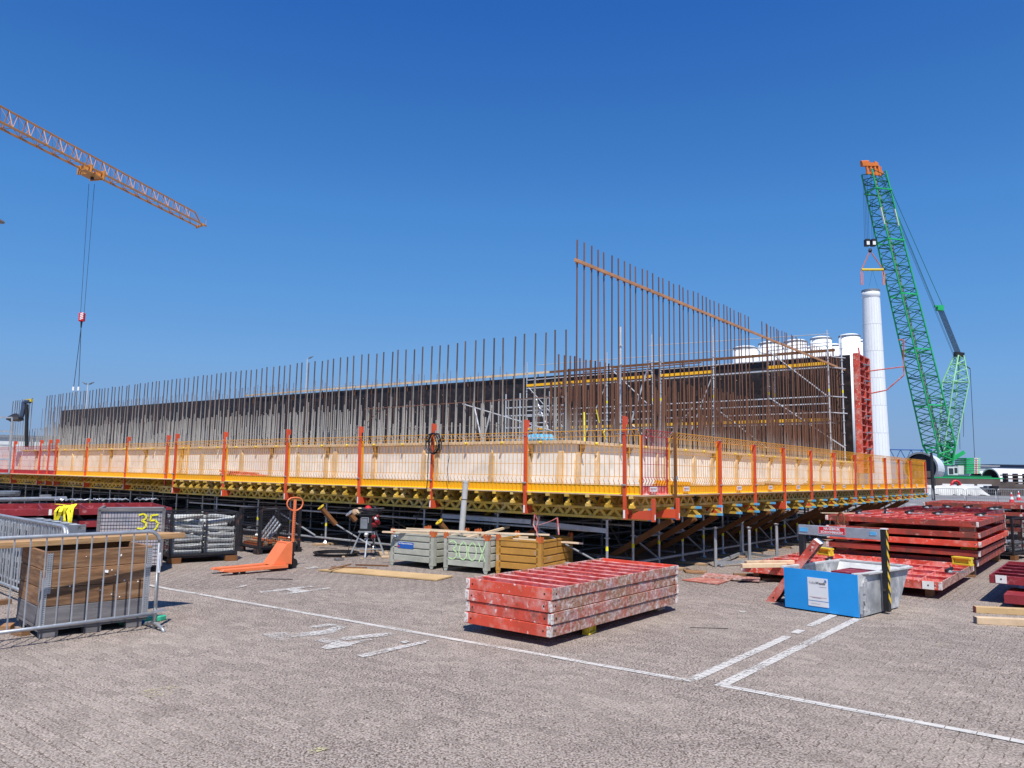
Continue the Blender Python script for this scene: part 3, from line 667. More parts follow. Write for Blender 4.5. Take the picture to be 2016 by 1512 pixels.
bars(c6b, bar_r, [(3+.16*k, 3.8+.25*(k%3)) for k in range(118)], 2.0, 3.9, .3)
c7 = bthing('rebar_row', 'rusty bars standing close in front of the black formwork wall', 'reinforcement')
bars(c7, bar_r, [(21.7, 2.75+.30*k) for k in range(30)], 2.0, 5.6, .5)
bars(c7, bar_r, [(21.2, 2.6+.2*k) for k in range(14)], 2.0, 6.85, .05)
c8 = bthing('rebar_row', 'dense brown bars in the middle of the foundation under the yellow boards', 'reinforcement')
bars(c8, bar_r, [(8+.25*k, 7.5+.5*(k%3)) for k in range(48)], 2.0, 3.9, .4)
c9 = bthing('rebar_row', 'distant thin bars rising over the left part of the black wall', 'reinforcement')
q = MB()
for k in range(120):
    y = 20+.55*k; q.tube((21.6,y,2),(21.6+rr.uniform(-.05,.05),y,7.55+rr.uniform(-.3,.35)+(.35 if y > 40 else 0)), .016, 4)
for k in range(60):
    y = 40+.9*k; q.tube((23.6,y,6),(23.6,y,8.5), .02, 4)
q.build('rebar_stand', m_rust, c9, kind='stuff')
mid = MB()
for k in range(150):
    y = 8+rr.uniform(0,22); x = 3+rr.uniform(0,14); mid.tube((x,y,2.1),(x,y,rr.uniform(2.9,3.3)), .012, 4)
mid.build('rebar_stub', m_rebar, c9, kind='stuff')
# yellow capped bars / plastic
tp = bthing('rag_cluster', 'light blue plastic sheet crumpled on the corner of the capping timber', 'plastic sheet', 1.3, 3.05, 2.475)
q = MB(); 
for k in range(7):
    a0 = rr.uniform(0,6); q.lathe([(.06+.03*rr.random(),0),(.09,.03),(.05,.10+.04*rr.random()),(.01,.13)], 7, (rr.uniform(-.05,.08), -.2+.1*k, 0))
q.build('crumpled_sheet', m_bluebag, tp)
sg_ = bthing('hanging_sling', 'yellow webbing sling hanging between the bars near the wall corner', 'sling', 1.75, 2.3, 2.45)
q = MB(); q.path([(0,0,-.1),(.02,.02,.15),(-.02,.0,.35),(.0,.02,.62)], .018, 4); q.path([(1.0,.1,.1),(.9,.1,.25),(.98,.12,.32)], .012, 4); q.path([(.72,.1,.45),(.6,.1,.72)], .014, 4); q.build('webbing', m_strap, sg_)

# ---- black formwork wall at the back
bw = bthing('formwork_wall', 'long black phenolic plywood formwork wall behind the bars, sloping timber rail on top', 'formwork')
y = 2.36; i = 0
while y < 82:
    z1 = 6.98+(y-2.5)*.0100
    b = MB(); x = 22.2+.015*(i%2); y2 = y+2.40-.02
    b.add([(x,y,2),(x+.1,y,2),(x+.1,y2,2),(x,y2,2),(x,y,z1),(x+.1,y,z1),(x+.1,y2,z1+.024),(x,y2,z1+.024)], [(0,3,2,1),(4,5,6,7),(0,1,5,4),(1,2,6,5),(2,3,7,6),(3,0,4,7)])
    b.build('plywood_panel', m_dark, bw); y += 2.40; i += 1
for k in range(9):
    a, b2 = 2.9+5*k, 2.9+5*k+4.99
    b = MB(); b.bar((22.05,a,7.19+.0078*a+.003*(k%2)),(22.05,b2,7.19+.0078*b2+.003*(k%2)), .05, .12, (0,0,1)); b.build('timber_rail', m_strut if k < 3 else m_wood, bw)
b = MB()
for k in range(26): yy = 3+1.75*k; b.bar((22.14,yy,6.9),(22.12,yy,7.28+.0078*yy), .03, .05)
b.build('rail_bracket', m_strut, bw)
b = MB()
for k in range(90): yy = 5+rr.uniform(0,70); b.box(22.185,22.198,yy,yy+.05,rr.uniform(3.5,6.8),0) if False else b.bar((22.17,yy,3.5+k*.037),(22.19,yy,3.5+k*.037), .035, .035)
b.build('tie_hole_plug', m_sole, bw)
b = MB(); b.tube((22.4,3.2,7.62),(22.4,19,7.85), .02, 5); b.tube((22.4,3.2,8.0),(22.4,12,8.3), .02, 5); b.tube((22.4,20,7.4),(22.4,48,7.9),.015,4); b.build('hand_rail', m_alu, bw)
# ---- red steel end panel
ep = bthing('steel_formwork', 'upright dark red ribbed steel formwork panel closing the right end of the bars', 'formwork', 22.3, 2.0)
MB().box(0,.06,.0,.25,2.0,7.05).build('edge_plate', m_red, ep)
MB().box(.06,1.9,.24,.28,2.0,7.0).build('face_sheet', m_dred, ep)
for k in range(3): MB().box(.12+.85*k,.20+.85*k,.03,.24,2.02,7.0).build('upright_rib', m_red, ep)
for k in range(17): MB().box(.06,1.9,.05,.24,2.2+.30*k,2.24+.30*k).build('cross_rib', m_red, ep)
for z in (6.6,5.9,5.1,4.4,3.7,3.0):
    q = MB(); q.bar((.4,-.06,z),(1.3,-.05,z+.06), .05,.05); q.lathe([(.05,0),(.05,.04),(.02,.06)],8,(.6,-.03,z-.1)); q.build('clamp', m_galvd, ep)
q = MB(); q.path([(.9,.0,6.35),(.9,-1.5,6.45),(.9,-1.55,7.6)], .03, 6); q.path([(.9,-.2,5.4),(.9,-.8,5.5),(.9,-1.5,6.1),(.9,-1.5,6.45)], .03, 6); q.bar((.9,-1.5,7.6),(.9,-1.35,7.6),.04,.04); q.build('platform_bracket', m_red, ep)
MB().bar((.5,.1,7.0),(.5,.15,7.35),.05,.05).build('lifting_eye', m_red, ep)
# ---- working scaffold in front of the black wall
sc = bthing('access_scaffold', 'silver tube access scaffold with yellow toe boards in front of the black wall', 'scaffold')
SX = 20.4
sy = [(2.40,SX+.75,7.7),(2.73,SX,7.8),(5.19,SX,8.3),(5.19,SX+.75,7.4),(7.66,SX,8.45),(10.28,SX,8.3),(10.73,SX,8.45),(10.73,SX+.75,8.0),(13.21,SX,7.8),(15.7,SX,7.6),(18.2,SX,7.7),(18.2,SX+.75,7.4)]
for y, x, zt in sy:
    b = MB(); b.tube((x,y,2.1),(x,y,zt-.35), .03, 8); b.tube((x,y,zt-.35),(x,y,zt), .018, 6); 
    for z in (2.6,3.1,3.6,4.1,4.6,5.1,5.6,6.1,6.6,7.1): b.tube((x,y,z),(x,y,z+.02), .06, 8)
    b.build('standard', m_alu, sc)
    MB().tube((x,y,5.25),(x,y,5.38), .032, 8).build('yellow_tape', m_strap, sc)
def seg(a, b_, z, dz=0, r=.026, nm='ledger'): MB().tube((SX-.03,a,z),(SX-.03,b_,z+dz), r, 6).build(nm, m_alu, sc)
bays = [(2.73,5.19),(5.19,7.66),(7.66,10.28),(10.73,13.21),(13.21,15.7),(15.7,18.2)]
for i, (a, b_) in enumerate(bays):
    for z in (6.27,6.72,5.08,4.78,4.42,3.98)+((7.15,) if i < 1 else ()): seg(a, b_, z)
    tb = MB(); tb.box(SX-.075,SX-.05,a+.04,b_-.04,6.36,6.49)
    if i != 1: tb.build('toe_board', m_toe, sc)
    if i not in (9,): MB().box(SX-.075,SX-.05,a+.04,b_-.04,4.06,4.19).build('toe_board', m_toe, sc)
    MB().box(SX,SX+.7,a,b_,6.29,6.33).build('scaffold_deck', m_galvd, sc); MB().box(SX,SX+.7,a,b_,4.0,4.04).build('scaffold_deck', m_galvd, sc)
for a, b_, z0, z1 in ((5.1,2.8,7.1,5.1),(5.1,2.2,5.1,3.0),(7.7,5.3,4.9,3.0),(13,10.8,7.0,5.0),(12.9,10.6,5.1,3.2),(7.7,8.9,6.2,3.4),(10.4,8.6,3.0,4.9),(18,15.8,6.3,4.2),(15.6,17.9,4.2,2.4),(13.2,14.8,6.2,3.0)):
    MB().tube((SX-.08,a,z0),(SX-.08,b_,z1), .022, 6).build('diagonal_brace', m_alu, sc)
for y, z in ((2.4,5.08),(2.4,4.42),(2.4,6.72),(2.4,6.27),(5.19,7.1),(10.73,7.2)): MB().tube((SX,y+.33,z),(SX+.9,y-.1,z), .024, 6).build('transom', m_alu, sc)
MB().box(SX-.1,SX-.06,8.2,14.5,6.85,6.90).build('guard_board', m_strut, sc)
# ladder frames and white lattice near the corner
lt = bthing('stair_scaffold', 'pale scaffold stair frame among the bars above the wall corner', 'scaffold', 3.2, 4.4)
for k in range(5):
    MB().tube((0,-.6+k*.45,2.1),(0,-.6+k*.45,3.75), .02, 6).build('upright', m_alu, lt)
for z in (2.3,2.6,2.9,3.2,3.4,3.6): MB().tube((0,-.6,z),(0,1.2,z), .018, 6).build('rung', m_alu, lt)
for a, b_, z0, z1 in ((-.4,.3,2.2,3.6),(.9,.1,2.2,3.4),(2.1,1.7,2.1,3.5),(1.9,2.3,2.2,3.5)): MB().tube((.05,a,z0),(.05,b_,z1), .02, 6).build('diagonal_brace', m_alu, lt)
st5 = bthing('scaffold_post', 'slim silver scaffold post with discs rising in front of the brown bars', 'scaffold', 5.4, 3.6)
q = MB(); q.tube((0,0,2.1),(0,0,5.6), .028, 8)
for z in (2.6,3.1,3.6,4.1,4.6,5.1): q.tube((0,0,z),(0,0,z+.02),.06,8)
q.build('standard', m_alu, st5); MB().tube((.03,0,2.3),(.4,-.6,4.6),.024,6).build('diagonal_brace', m_alu, st5); MB().tube((.03,0,4.5),(.5,.6,2.2),.024,6).build('diagonal_brace', m_alu, st5)
# far left: ladder and hose
ld = thing('ladder', 'white ladder frame leaning at the left edge in front of the far bars', 'ladder', gy(18,930,27.0), RZ+R(90))
p0 = gy(18,930,27.0)
q = MB(); a = gy(24,822,27)-p0; c = gy(18,932,27)-p0; q.tube(a,c,.03,6); q.tube(a+Vector((-.55,0,0)),c+Vector((-.55,0,0)),.03,6)
ld.rotation_euler = (0,0,0)
q.build('stile', m_galv, ld)
for z in (.0,.25,.5,.75,1.0):
    e = a.lerp(c, z); MB().bar(e+Vector((.02,0,0)), e+Vector((-.57,-.02,0)), .04, .05).build('rung', m_galv, ld)
hs_ = thing('concrete_hose', 'thick dark blue hose bending over a post with a yellow head, far left', 'hose', gy(55,880,33), 0)
p0 = gy(55,880,33); q = MB()
pts = [gy(x,y,33)-p0 for x,y in ((20,826),(27,824),(36,826),(43,818),(46,805),(47,793),(52,790),(60,790))]
q.path(pts, .11, 8, r2=.10); q.build('hose_tube', m_far2, hs_)
q = MB(); a = gy(51,789,33)-p0; c = gy(63,788,33)-p0; q.bar(a,c,.14,.12); q.build('yellow_head', m_yblock, hs_)
q = MB(); q.bar(gy(53,796,33)-p0, gy(52,880,33)-p0, .10, .10); q.build('post', m_black, hs_)
q = MB(); a = gy(30,822,33)-p0; q.lathe([(.05,.18),(.3,.02),(.34,-.1),(.2,-.16)], 10, a); q.build('hopper', m_black, hs_)
# ---- bundles lying on the deck behind the mesh
def bundle(name, label, x, y, n, L, r, mat, lay=4, rz=0, ends=None, loose=.0, sq=False):
    t_ = bthing(name, label, 'bundle', x, y, 1.458, rz)
    for k in range(n):
        a = k%lay; b_ = k//lay
        dx = rr.uniform(-loose,loose); dy = rr.uniform(-.1,.1)*loose*5
        p = Vector(((a-lay/2)*2.1*r+dx, -L/2+dy, r+b_*2*r)); e = p+Vector((dx*2+rr.uniform(-loose,loose), L, rr.uniform(0,loose)))
        q = MB(); q.bar(p,e,2*r,2*r) if sq else q.tube(p,e,r,6); q.build('rod', mat, t_)
    return t_
bundle('rod_bundle', 'heap of orange-red formwork rods on the deck behind the orange truck handle bay', .75, 13.0, 16, 1.7, .03, m_red, 5, 0, loose=.08)
bundle('rod_bundle', 'row of short dark red blocks on the deck above the power distributor', .8, 8.35, 10, 1.3, .035, m_dred, 5, 0, sq=True)
bundle('plank_bundle', 'flat stack of brown planks on the deck left of the corner', .8, 5.9, 8, 2.0, .035, m_woodb, 4, 0, sq=True)
bundle('plank_bundle', 'small stack of dark beam ends on the deck under the black cable', .75, 4.3, 5, .5, .03, m_woodb, 3, 0, sq=True)
bundle('rod_bundle', 'orange rods on the deck behind the first far yellow panels', .9, 22.8, 12, 2.0, .03, m_red, 6, 0, loose=.06)
bundle('girder_bundle', 'pile of yellow-brown lattice pieces on the deck at the right face', 2.7, .85, 14, .75, .035, m_yel, 5, R(80), loose=.03, sq=True)
bundle('girder_bundle', 'loose timber pieces on the deck in the second bay of the right face', 4.1, .95, 8, .5, .03, m_wood, 4, R(60), loose=.09, sq=True)
bundle('plank_bundle', 'pile of yellowish planks on the deck in the fifth bay of the right face', 8.9, .95, 14, 1.6, .03, m_wood, 5, R(85), loose=.06, sq=True)
bundle('plank_bundle', 'pile of yellowish planks on the deck in the middle of the right face', 13.5, .95, 14, 2.0, .03, m_wood, 5, R(85), loose=.06, sq=True)
# ================================================================ FAR THINGS
def lattice(mb, a, b_, w0, w1, d0, d1, side, n, rc, rl, m1=0, m2=0):
    """square lattice from a to b_; side = horizontal width axis"""
    a = Vector(a); b_ = Vector(b_); ax = (b_-a).normalized(); s = Vector(side).normalized(); dpt = ax.cross(s).normalized()
    def pt(t, i, j): p = a.lerp(b_, t); return p+s*(w0+(w1-w0)*t)*.5*i+dpt*(d0+(d1-d0)*t)*.5*j
    for i in (-1,1):
        for j in (-1,1): mb.tube(pt(0,i,j), pt(1,i,j), rc, 5, m1)
    for k in range(n):
        t0, t1 = k/n, (k+1)/n
        for (i,j),(k2,l2_) in (((-1,-1),(1,-1)),((1,-1),(1,1)),((1,1),(-1,1)),((-1,1),(-1,-1))):
            if k % 2: (i,j),(k2,l2_) = (k2,l2_),(i,j)
            mb.tube(pt(t0,i,j), pt(t1,k2,l2_), rl, 4, m2)
            if k % 4 == 0: mb.tube(pt(t0,i,j), pt(t0,k2,l2_), rl, 4, m2)
# ---- green crawler crane
YC = 152; KC = YC/130
base = gy(1868, 935, YC); base.z = 0
cr = thing('crawler_crane', 'tall green lattice boom crawler crane with orange boom head standing beside the white tower', 'crane', base)
def cp(x, y, Y=YC): return gy(x, y, Y)-base
def latk(mb, a, b_, w0, w1, d0, d1, side, n, rc, rl, m1=0, m2=0): lattice(mb, a, b_, w0*KC, w1*KC, d0*KC, d1*KC, side, n, rc*KC, rl*KC, m1, m2)
side = Vector((1,.25,0))
foot = cp(1856, 905); head = cp(1720, 340)
q = MB(); latk(q, foot.lerp(head,.05), head, 3.7, 2.9, 3.2, 2.6, side, 50, .15, .07, 0, 1); q.build('main_boom', [m_green, m_greend], cr)
q = MB(); latk(q, foot-Vector((0,0,1)), foot.lerp(head,.05), 2.6, 3.7, 1.2, 3.2, side, 4, .2, .12); q.build('boom_foot', m_green, cr)
sidn = side.normalized(); up_ = (head-foot).normalized()
for t in (.18,.37,.56,.75,.93):
    p = foot.lerp(head, t); dd = up_.cross(sidn).normalized(); q = MB()
    for j in (-1.45*KC,1.45*KC): q.bar(p+sidn*1.7*KC+dd*j, p-sidn*1.7*KC+dd*j, .26,.26)
    for j in (-1.7*KC,1.7*KC): q.bar(p+sidn*j+dd*1.45*KC, p+sidn*j-dd*1.45*KC, .26,.26)
    q.build('boom_collar', m_green, cr)
p = foot.lerp(head,.80)
for j in (-1,1):
    q = MB(); q.bar(p+sidn*1.45*KC*j-Vector((0,1.6*KC,0)), p+sidn*1.45*KC*j-Vector((0,1.6*KC,0))+up_*3.6, .10,.5,(0,1,0)); q.build('boom_sign', m_signwhite, cr)
q = MB(); q.bar(head-up_*.2-sidn*1.6*KC, head-up_*.2+sidn*1.0*KC, .3, .5); q.bar(head+up_*1.5-sidn*2.2*KC, head+up_*1.9+sidn*1.2*KC, .7, .75)
for j in (-1.3,-.5,.4,1.2): q.bar(head-up_*.6+sidn*j*KC, head+up_*1.7+sidn*(j+.1)*KC, .35,.5); q.bar(head-up_*.5+sidn*j*KC, head+up_*1.6+sidn*(j+.7)*KC, .16,.2)
q.tube(head+up_*2.0-sidn*2.2*KC, head+up_*2.3-sidn*.6*KC, .35, 8); q.prism([(0,0),(1.7,0),(.5,2.6),(.0,2.7)], head+sidn*.8*KC, sidn, up_, Vector((0,.5,0))); q.build('boom_head', m_craneor, cr)
q = MB(); q.bar(foot.lerp(head,.06),foot.lerp(head,.98), .5,.25); q.build('boom_walkway', m_galvd, cr)
# back mast
mf = cp(1862, 905); mh = cp(1888, 700); mk = mf.lerp(mh, .74)
q = MB(); latk(q, mf, mk, 2.2, 3.2, 1.0, 2.4, side, 18, .12, .055, 0, 1); latk(q, mk, mh, 3.2, 1.1, 2.4, .9, side, 6, .13, .07, 0, 0); q.build('back_mast', [m_greenl, m_greend], cr)
q = MB()
for j in (-.6,-.45,-.3,-.15,0,.15,.3,.45,.6): q.tube(mh+sidn*j*KC, cp(1850,606)+sidn*j*KC, .05, 4)
q.build('luffing_rope', m_rope, cr)
q = MB(); q.bar(cp(1840,603), cp(1857,603), .5,.35); q.bar(cp(1844,607), cp(1856,608), .9,.9); q.build('bridle', m_green, cr)
q = MB(); q.tube(cp(1841,603), cp(1735,345), .06, 4); q.tube(cp(1856,603), cp(1742,345), .06, 4); q.build('pendant', m_greend, cr)
q = MB(); q.tube(cp(1730,345), cp(1882,712), .035, 4); q.tube(cp(1733,345), cp(1884,712), .035, 4); q.build('hoist_rope', m_rope, cr)
q = MB(); q.bar(mh+Vector((-.9,0,.3)), mh+Vector((.9,0,.1)), .8,.9); q.build('mast_head', m_black, cr)
q = MB(); q.bar(cp(1893,715), cp(1910,726), .16,.16); q.tube(cp(1910,726), cp(1919,905), .06, 4); q.tube(cp(1888,800), cp(1890,885), .05, 4); q.tube(cp(1897,790), cp(1897,860), .05,4); q.build('stay_rope', m_rope, cr)
q = MB(); q.bar(cp(1868,908), cp(1898,890), .5,.7); q.bar(cp(1862,905), cp(1868,870), .4,.5); q.bar(cp(1856,905), cp(1880,895), .4,.5); q.build('gantry_arm', m_green, cr)
q = MB(); a = cp(1845,934); b_ = cp(1925,934); q.box(a.x,b_.x,-2.6,2.6,1.6,2.6); q.build('superstructure', m_greend, cr)
def cwbox(x0, x1, y0, y1, dp, mat, nm, parent=None, Y=YC):
    a = cp(x0,y1,Y); c = cp(x1,y0,Y); q = MB(); q.box(a.x,c.x,a.y-dp/2,a.y+dp/2,a.z,c.z); return q.build(nm, mat, parent or cr)
cab = cwbox(1860,1880,919,935,2.2,m_cab,'cab'); 
a = cp(1862,933); c = cp(1870,922); q = MB(); q.box(a.x,c.x,-1.16,-1.12,a.z,c.z); q.build('window', m_glass, cab)
a = cp(1873,931); c = cp(1878,921); q = MB(); q.box(a.x,c.x,-1.16,-1.12,a.z,c.z); q.build('window', m_glass, cab)
cwbox(1880,1892,917,934,2.4,m_cab,'engine_house')
cwbox(1842,1935,937,944,5.5,m_greend,'car_body')
for s in (-1,1):
    q = MB(); a = cp(1838,958); c = cp(1912,946); ya = 3.4*s; q.box(a.x,c.x,ya-.7,ya+.7,0.1,c.z); q.build('crawler_track', m_black, cr)
    q = MB(); q.box(a.x+.3,c.x-.3,ya-.74*s-.05,ya-.74*s+.05,.5,c.z-.2); q.build('track_frame', m_green, cr)
for k in range(9):
    z0 = 902+k*3.5
    cwbox(1891,1906,z0,z0+2.3,4,m_green,'counterweight_slab'); s_ = cwbox(1906.3,1912,z0,z0+2.5,4.1,m_signwhite,'counterweight_slab'); 
    a = cp(1907,z0+2.6); c = cp(1911,z0+.4); q = MB(); q.prism([(0,0),(1,0),(1,.35),(.5,1),(0,.35)], (a.x,-2.1,a.z), (c.x-a.x,0,0), (0,0,c.z-a.z), (0,-.03,0)); q.build('chevron', m_inkred, s_)
    cwbox(1912.3,1918,z0,z0+2.3,4,m_greenl,'counterweight_slab')
# hook block, spreader, slings
hk = thing('crane_hook_block', 'black twin hook block with orange slings and yellow spreader beam hanging above the white tower', 'crane hook', base)
q = MB()
for dx in (-11,-8,-5,-2,4,7): q.tube(cp(1709+dx*.9,345), cp(1713+dx,470), .03, 4)
q.build('hoist_rope', m_rope, hk)
for dx in (-6,6):
    a = cp(1713+dx,478); q = MB(); q.box(a.x-.48,a.x+.48,a.y-.5,a.y+.5,a.z-.75,a.z+.75); q.build('sheave_block', m_black, hk, bev=.1)
    q = MB(); q.box(a.x-.3,a.x+.3,a.y-.52,a.y-.51,a.z-.55,a.z+.2); q.build('hazard_plate', m_signwhite, hk)
a = cp(1713,494); MB().lathe([(.2,-.3),(.4,0),(.25,.5)],8,a).build('hook', m_black, hk)
l_, r_ = cp(1696,531), cp(1739,531)
q = MB(); q.tube(l_, r_, .26, 8); q.build('spreader_beam', m_yblock, hk)
q = MB(); q.tube(a, l_, .10, 5); q.tube(a, r_, .10, 5); q.build('top_sling', m_craneor, hk)
for p_ in (l_, r_):
    q = MB(); q.path([p_, p_+Vector((-.2,0,-.9)), p_+Vector((-.12,0,-3.2)), p_+Vector((.12,0,-3.2)), p_+Vector((.2,0,-.9))], .11, 5, closed=True); q.build('sling', m_redtop, hk)
q = MB(); c = (l_+r_)/2; q.tube(c, c+Vector((-.8,0,-3.6)), .02, 4); q.tube(c, c+Vector((.9,0,-3.7)), .02, 4); q.build('tag_line', m_rope, hk)
# ---- white standing tower
tb = gy(1729, 938, 128); tb.z = 0
tw = thing('wind_turbine_tower', 'tall slightly tapering white tower section with fine staggered seams standing on end', 'tower', tb)
ztop = gy(1717,573,128).z
rb, rt_ = 2.02, 1.38
q = MB(); q.lathe([(rb,0),(rt_,ztop-1.2),(rt_+.08,ztop-1.1),(rt_+.08,ztop)], 40); q.build('shaft', m_tower, tw, smooth=True)
MB().lathe([(rt_+.1,ztop-.3),(rt_+.1,ztop+.12)], 32).build('top_flange', m_galvd, tw)
def rad(z): return rb+(rt_-rb)*z/(ztop-1.2)
rows = 7; hh = (ztop-1.4)/rows
for r2 in range(rows):
    z0 = r2*hh+.06; z1 = z0+hh-.06
    for k in range(22):
        a0 = 2*math.pi*(k+.5*(r2%2))/22+.006; a1 = a0+2*math.pi/22-.012
        if math.sin((a0+a1)/2) > .35: continue
        vs_l = []
        for z in (z0, z1):
            for t in (0,.5,1):
                a_ = a0+(a1-a0)*t; R_ = rad(z)+.035; vs_l.append((R_*math.cos(a_), R_*math.sin(a_), z))
        inner = [(x*.985, y*.985, z) for x,y,z in vs_l]
        q = MB(); q.add(vs_l+inner, [(0,1,4,3),(1,2,5,4),(0,3,9,6),(2,8,11,5),(3,4,10,9),(4,5,11,10),(0,6,7,1),(1,7,8,2)]); q.build('shell_panel', m_tower, tw)
# ---- group of white towers behind the foundation
tops = [(1467,681,47,'farthest left of the white towers behind the scaffold'),(1516,672,45,'second white tower from the left behind the scaffold'),(1566,668,44,'third white tower from the left, domed top'),(1616,662,40,'fourth white tower from the left, behind two scaffold standards'),(1672,657,40,'big white domed tower just left of the tall shaft'),
        (1497,686,32,'lower white tower between the first and second domed ones'),(1541,682,30,'lower white tower between the second and third domed ones'),(1594,681,28,'lower white tower between the third and fourth domed ones'),(1642,676,24,'narrow white tower right of the scaffold standards'),(1694,668,22,'white tower half hidden behind the tall shaft')]
for i, (px, py, wpx, lab) in enumerate(tops):
    Y = 225 if i < 5 else 255
    p = gy(px, py, Y); rr_ = wpx/2/F_PX*Y; t_ = thing('storage_tower', lab, 'tower', (p.x, p.y, 0), 0, 'white towers behind the foundation')
    z = p.z
    q = MB(); q.lathe([(rr_,0),(rr_,z-1.1)], 28); q.build('shaft', m_tower, t_, smooth=True)
    MB().lathe([(rr_+.12,z-1.1),(rr_+.12,z-.75)], 28).build('top_flange', m_galvd, t_)
    MB().lathe([(rr_*.97,z-.75),(rr_*.8,z-.35),(rr_*.4,z-.1),(0.01,z)], 28, caps=False).build('domed_cover', m_tower, t_, smooth=True)
# ---- lying tower sections
def lying(px, py, Y, r, L, rz, label, rim=m_tower, fl=0):
    p = gy(px, py, Y); t_ = thing('tower_section', label, 'tower section', (p.x,p.y,0), rz)
    zc = p.z
    def ring(r0, x): return [(x, r0*math.cos(2*math.pi*k/32), zc+r0*math.sin(2*math.pi*k/32)) for k in range(32)]
    q = MB(); vs_l = ring(r,0)+ring(r*1.02,L); n = 32
    q.add(vs_l, [(k,(k+1)%n,(k+1)%n+n,k+n) for k in range(n)]+[tuple(range(n,2*n))]); q.build('shell', m_tower, t_, smooth=False)
    q = MB(); vs_l = ring(r*.97,.0)+ring(r*.97,L*.9); q.add(vs_l, [(k,k+n,(k+1)%n+n,(k+1)%n) for k in range(n)]); q.build('inner_shell', m_galvd, t_)
    q = MB(); vs_l = ring(r*1.01,-.03)+ring(r*.90,-.03); q.add(vs_l, [(k,(k+1)%n,(k+1)%n+n,k+n) for k in range(n)]); q.build('end_flange', rim, t_)
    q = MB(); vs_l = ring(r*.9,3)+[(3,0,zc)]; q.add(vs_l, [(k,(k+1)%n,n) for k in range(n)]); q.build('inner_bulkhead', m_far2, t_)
    for x in (1.5, L*.5, L-2):
        MB().box(x,x+.8,-r*.9,r*.9,0,zc-r*.55).build('support_cradle', m_farclut, t_)
    return t_
ls = lying(1812, 921, 105, 2.15, 13, R(57), 'white tubular tower section lying on cradles left of the crane, dark open end', m_galvd)
lb = lying(1950, 944, 150, 2.2, 42, R(14), 'long white tube lying on supports at the right with a yellow-clamped open end')
for s in (-1,1):
    p = gy(1950,944,150); q = MB(); q.bar((-.3,s*2.0,p.z-1.3),(-.3,s*1.9,p.z+.3),.5,.6); q.bar((-.4,s*2.35,p.z-1.8),(-.4,s*2.2,p.z+.2),.4,.5); q.build('yellow_clamp', m_yblock, lb)
lc = lying(1922, 944, 162, 1.8, 12, R(20), 'short white tube lying behind the yellow-clamped one')
for i, (x, lab) in enumerate(((1948,'stack of dark trestles under the right end of the long white tube'),(2000,'dark trestle tower in front of the long white tube at the right edge'))):
    p = gy(x, 958, 120); t_ = thing('trestle', lab, 'trestle', (p.x,p.y,0), R(10))
    for k in range(5 if i else 2): MB().box(-2.2,2.2,-.6,.6,.3+k*.55,.5+k*.55).build('beam', m_farclut, t_)
    for s in (-1.8,0,1.8): MB().box(s-.15,s+.15,-.4,.4,0,.3+(2.6 if i else 1.0)).build('leg', m_black, t_)
# ---- horizon buildings, blue truss, masts
for nm, lab, x0, x1, y0, Y, dp, mt_ in (('warehouse','low pale grey warehouse on the horizon left of the dark roof',1922,1964,916,520,60,m_far1),('warehouse','low dark blue roofed warehouse on the horizon at the right edge',1958,2060,914,620,60,m_far2)):
    a = gy(x0,y0,Y); c = gy(x1,y0,Y); t_ = thing(nm, lab, 'building', (a.x,a.y,0))
    MB().box(0,c.x-a.x,0,dp,0,a.z-.6).build('wall', mt_, t_); MB().box(-1,c.x-a.x+1,-1,dp,a.z-.6,a.z).build('roof', m_far2 if mt_ is m_far2 else m_far1, t_)
    for k in range(5):
        w_ = (c.x-a.x)/6; MB().box(w_*(k+.4),w_*(k+.9),-.2,0,a.z*.45,a.z*.62).build('window_band', m_signwhite if k%2 else m_galvd, t_)
wl = gy(30,862,115); t_ = thing('site_hall', 'long pale hall seen between the bars at the far left', 'building', (wl.x,wl.y,0), R(20))
MB().box(-14,16,0,10,0,wl.z).build('wall', m_cab, t_); MB().box(-14.3,16.3,-.3,10.3,wl.z,wl.z+.4).build('roof', m_galvd, t_)
for k in range(7): MB().box(-12+k*4,-10.5+k*4,-.08,-.01,1.5,3).build('window', m_glass, t_)
a = gy(1752,885,170); c = gy(1835,887,170); t_ = thing('truss_jib', 'blue lattice jib lying low behind the white tower foot', 'crane', (a.x,a.y,0))
q = MB(); L = c-a; q.tube((0,0,a.z),(L.x,0,a.z),.12,4); q.tube((0,0,a.z-2.3),(L.x,0,a.z-2.3),.12,4)
for k in range(8): q.tube((L.x*k/8,0,a.z-(2.3 if k%2 else 0)),(L.x*(k+1)/8,0,a.z-(0 if k%2 else 2.3)),.08,4)
q.build('lattice', m_bluetruss, t_); MB().box(L.x*.3,L.x*.34,-.2,.2,0,a.z-2.3).build('support_leg', m_bluetruss, t_)
def lamp(px, py, Y, lab, double=True, h=None):
    p = gy(px,py,Y); t_ = thing('street_lamp', lab, 'street lamp', (p.x,p.y,0)); s = Y/100
    MB().path([(0,0,0),(0,0,p.z)], .13*s, 6, r2=.07*s).build('pole', m_alu, t_)
    for d_ in ((-1,1) if double else (1,)):
        q = MB(); q.bar((0,0,p.z-.1),(d_*.55*s,0,p.z+.12*s),.06*s,.06*s); q.bar((d_*.2*s,0,p.z+.1*s),(d_*.75*s,0,p.z+.3*s),.25*s,.1*s); q.build('lamp_head', m_galvd, t_)
lamp(173,757,150,'thin double-headed street lamp beyond the left wall')
lamp(605,706,120,'thin single street lamp far behind the middle of the wall', False)
p = gy(-14,439,18); t_ = thing('street_lamp', 'grey street lamp whose head just enters at the left edge', 'street lamp', (p.x,p.y,0))
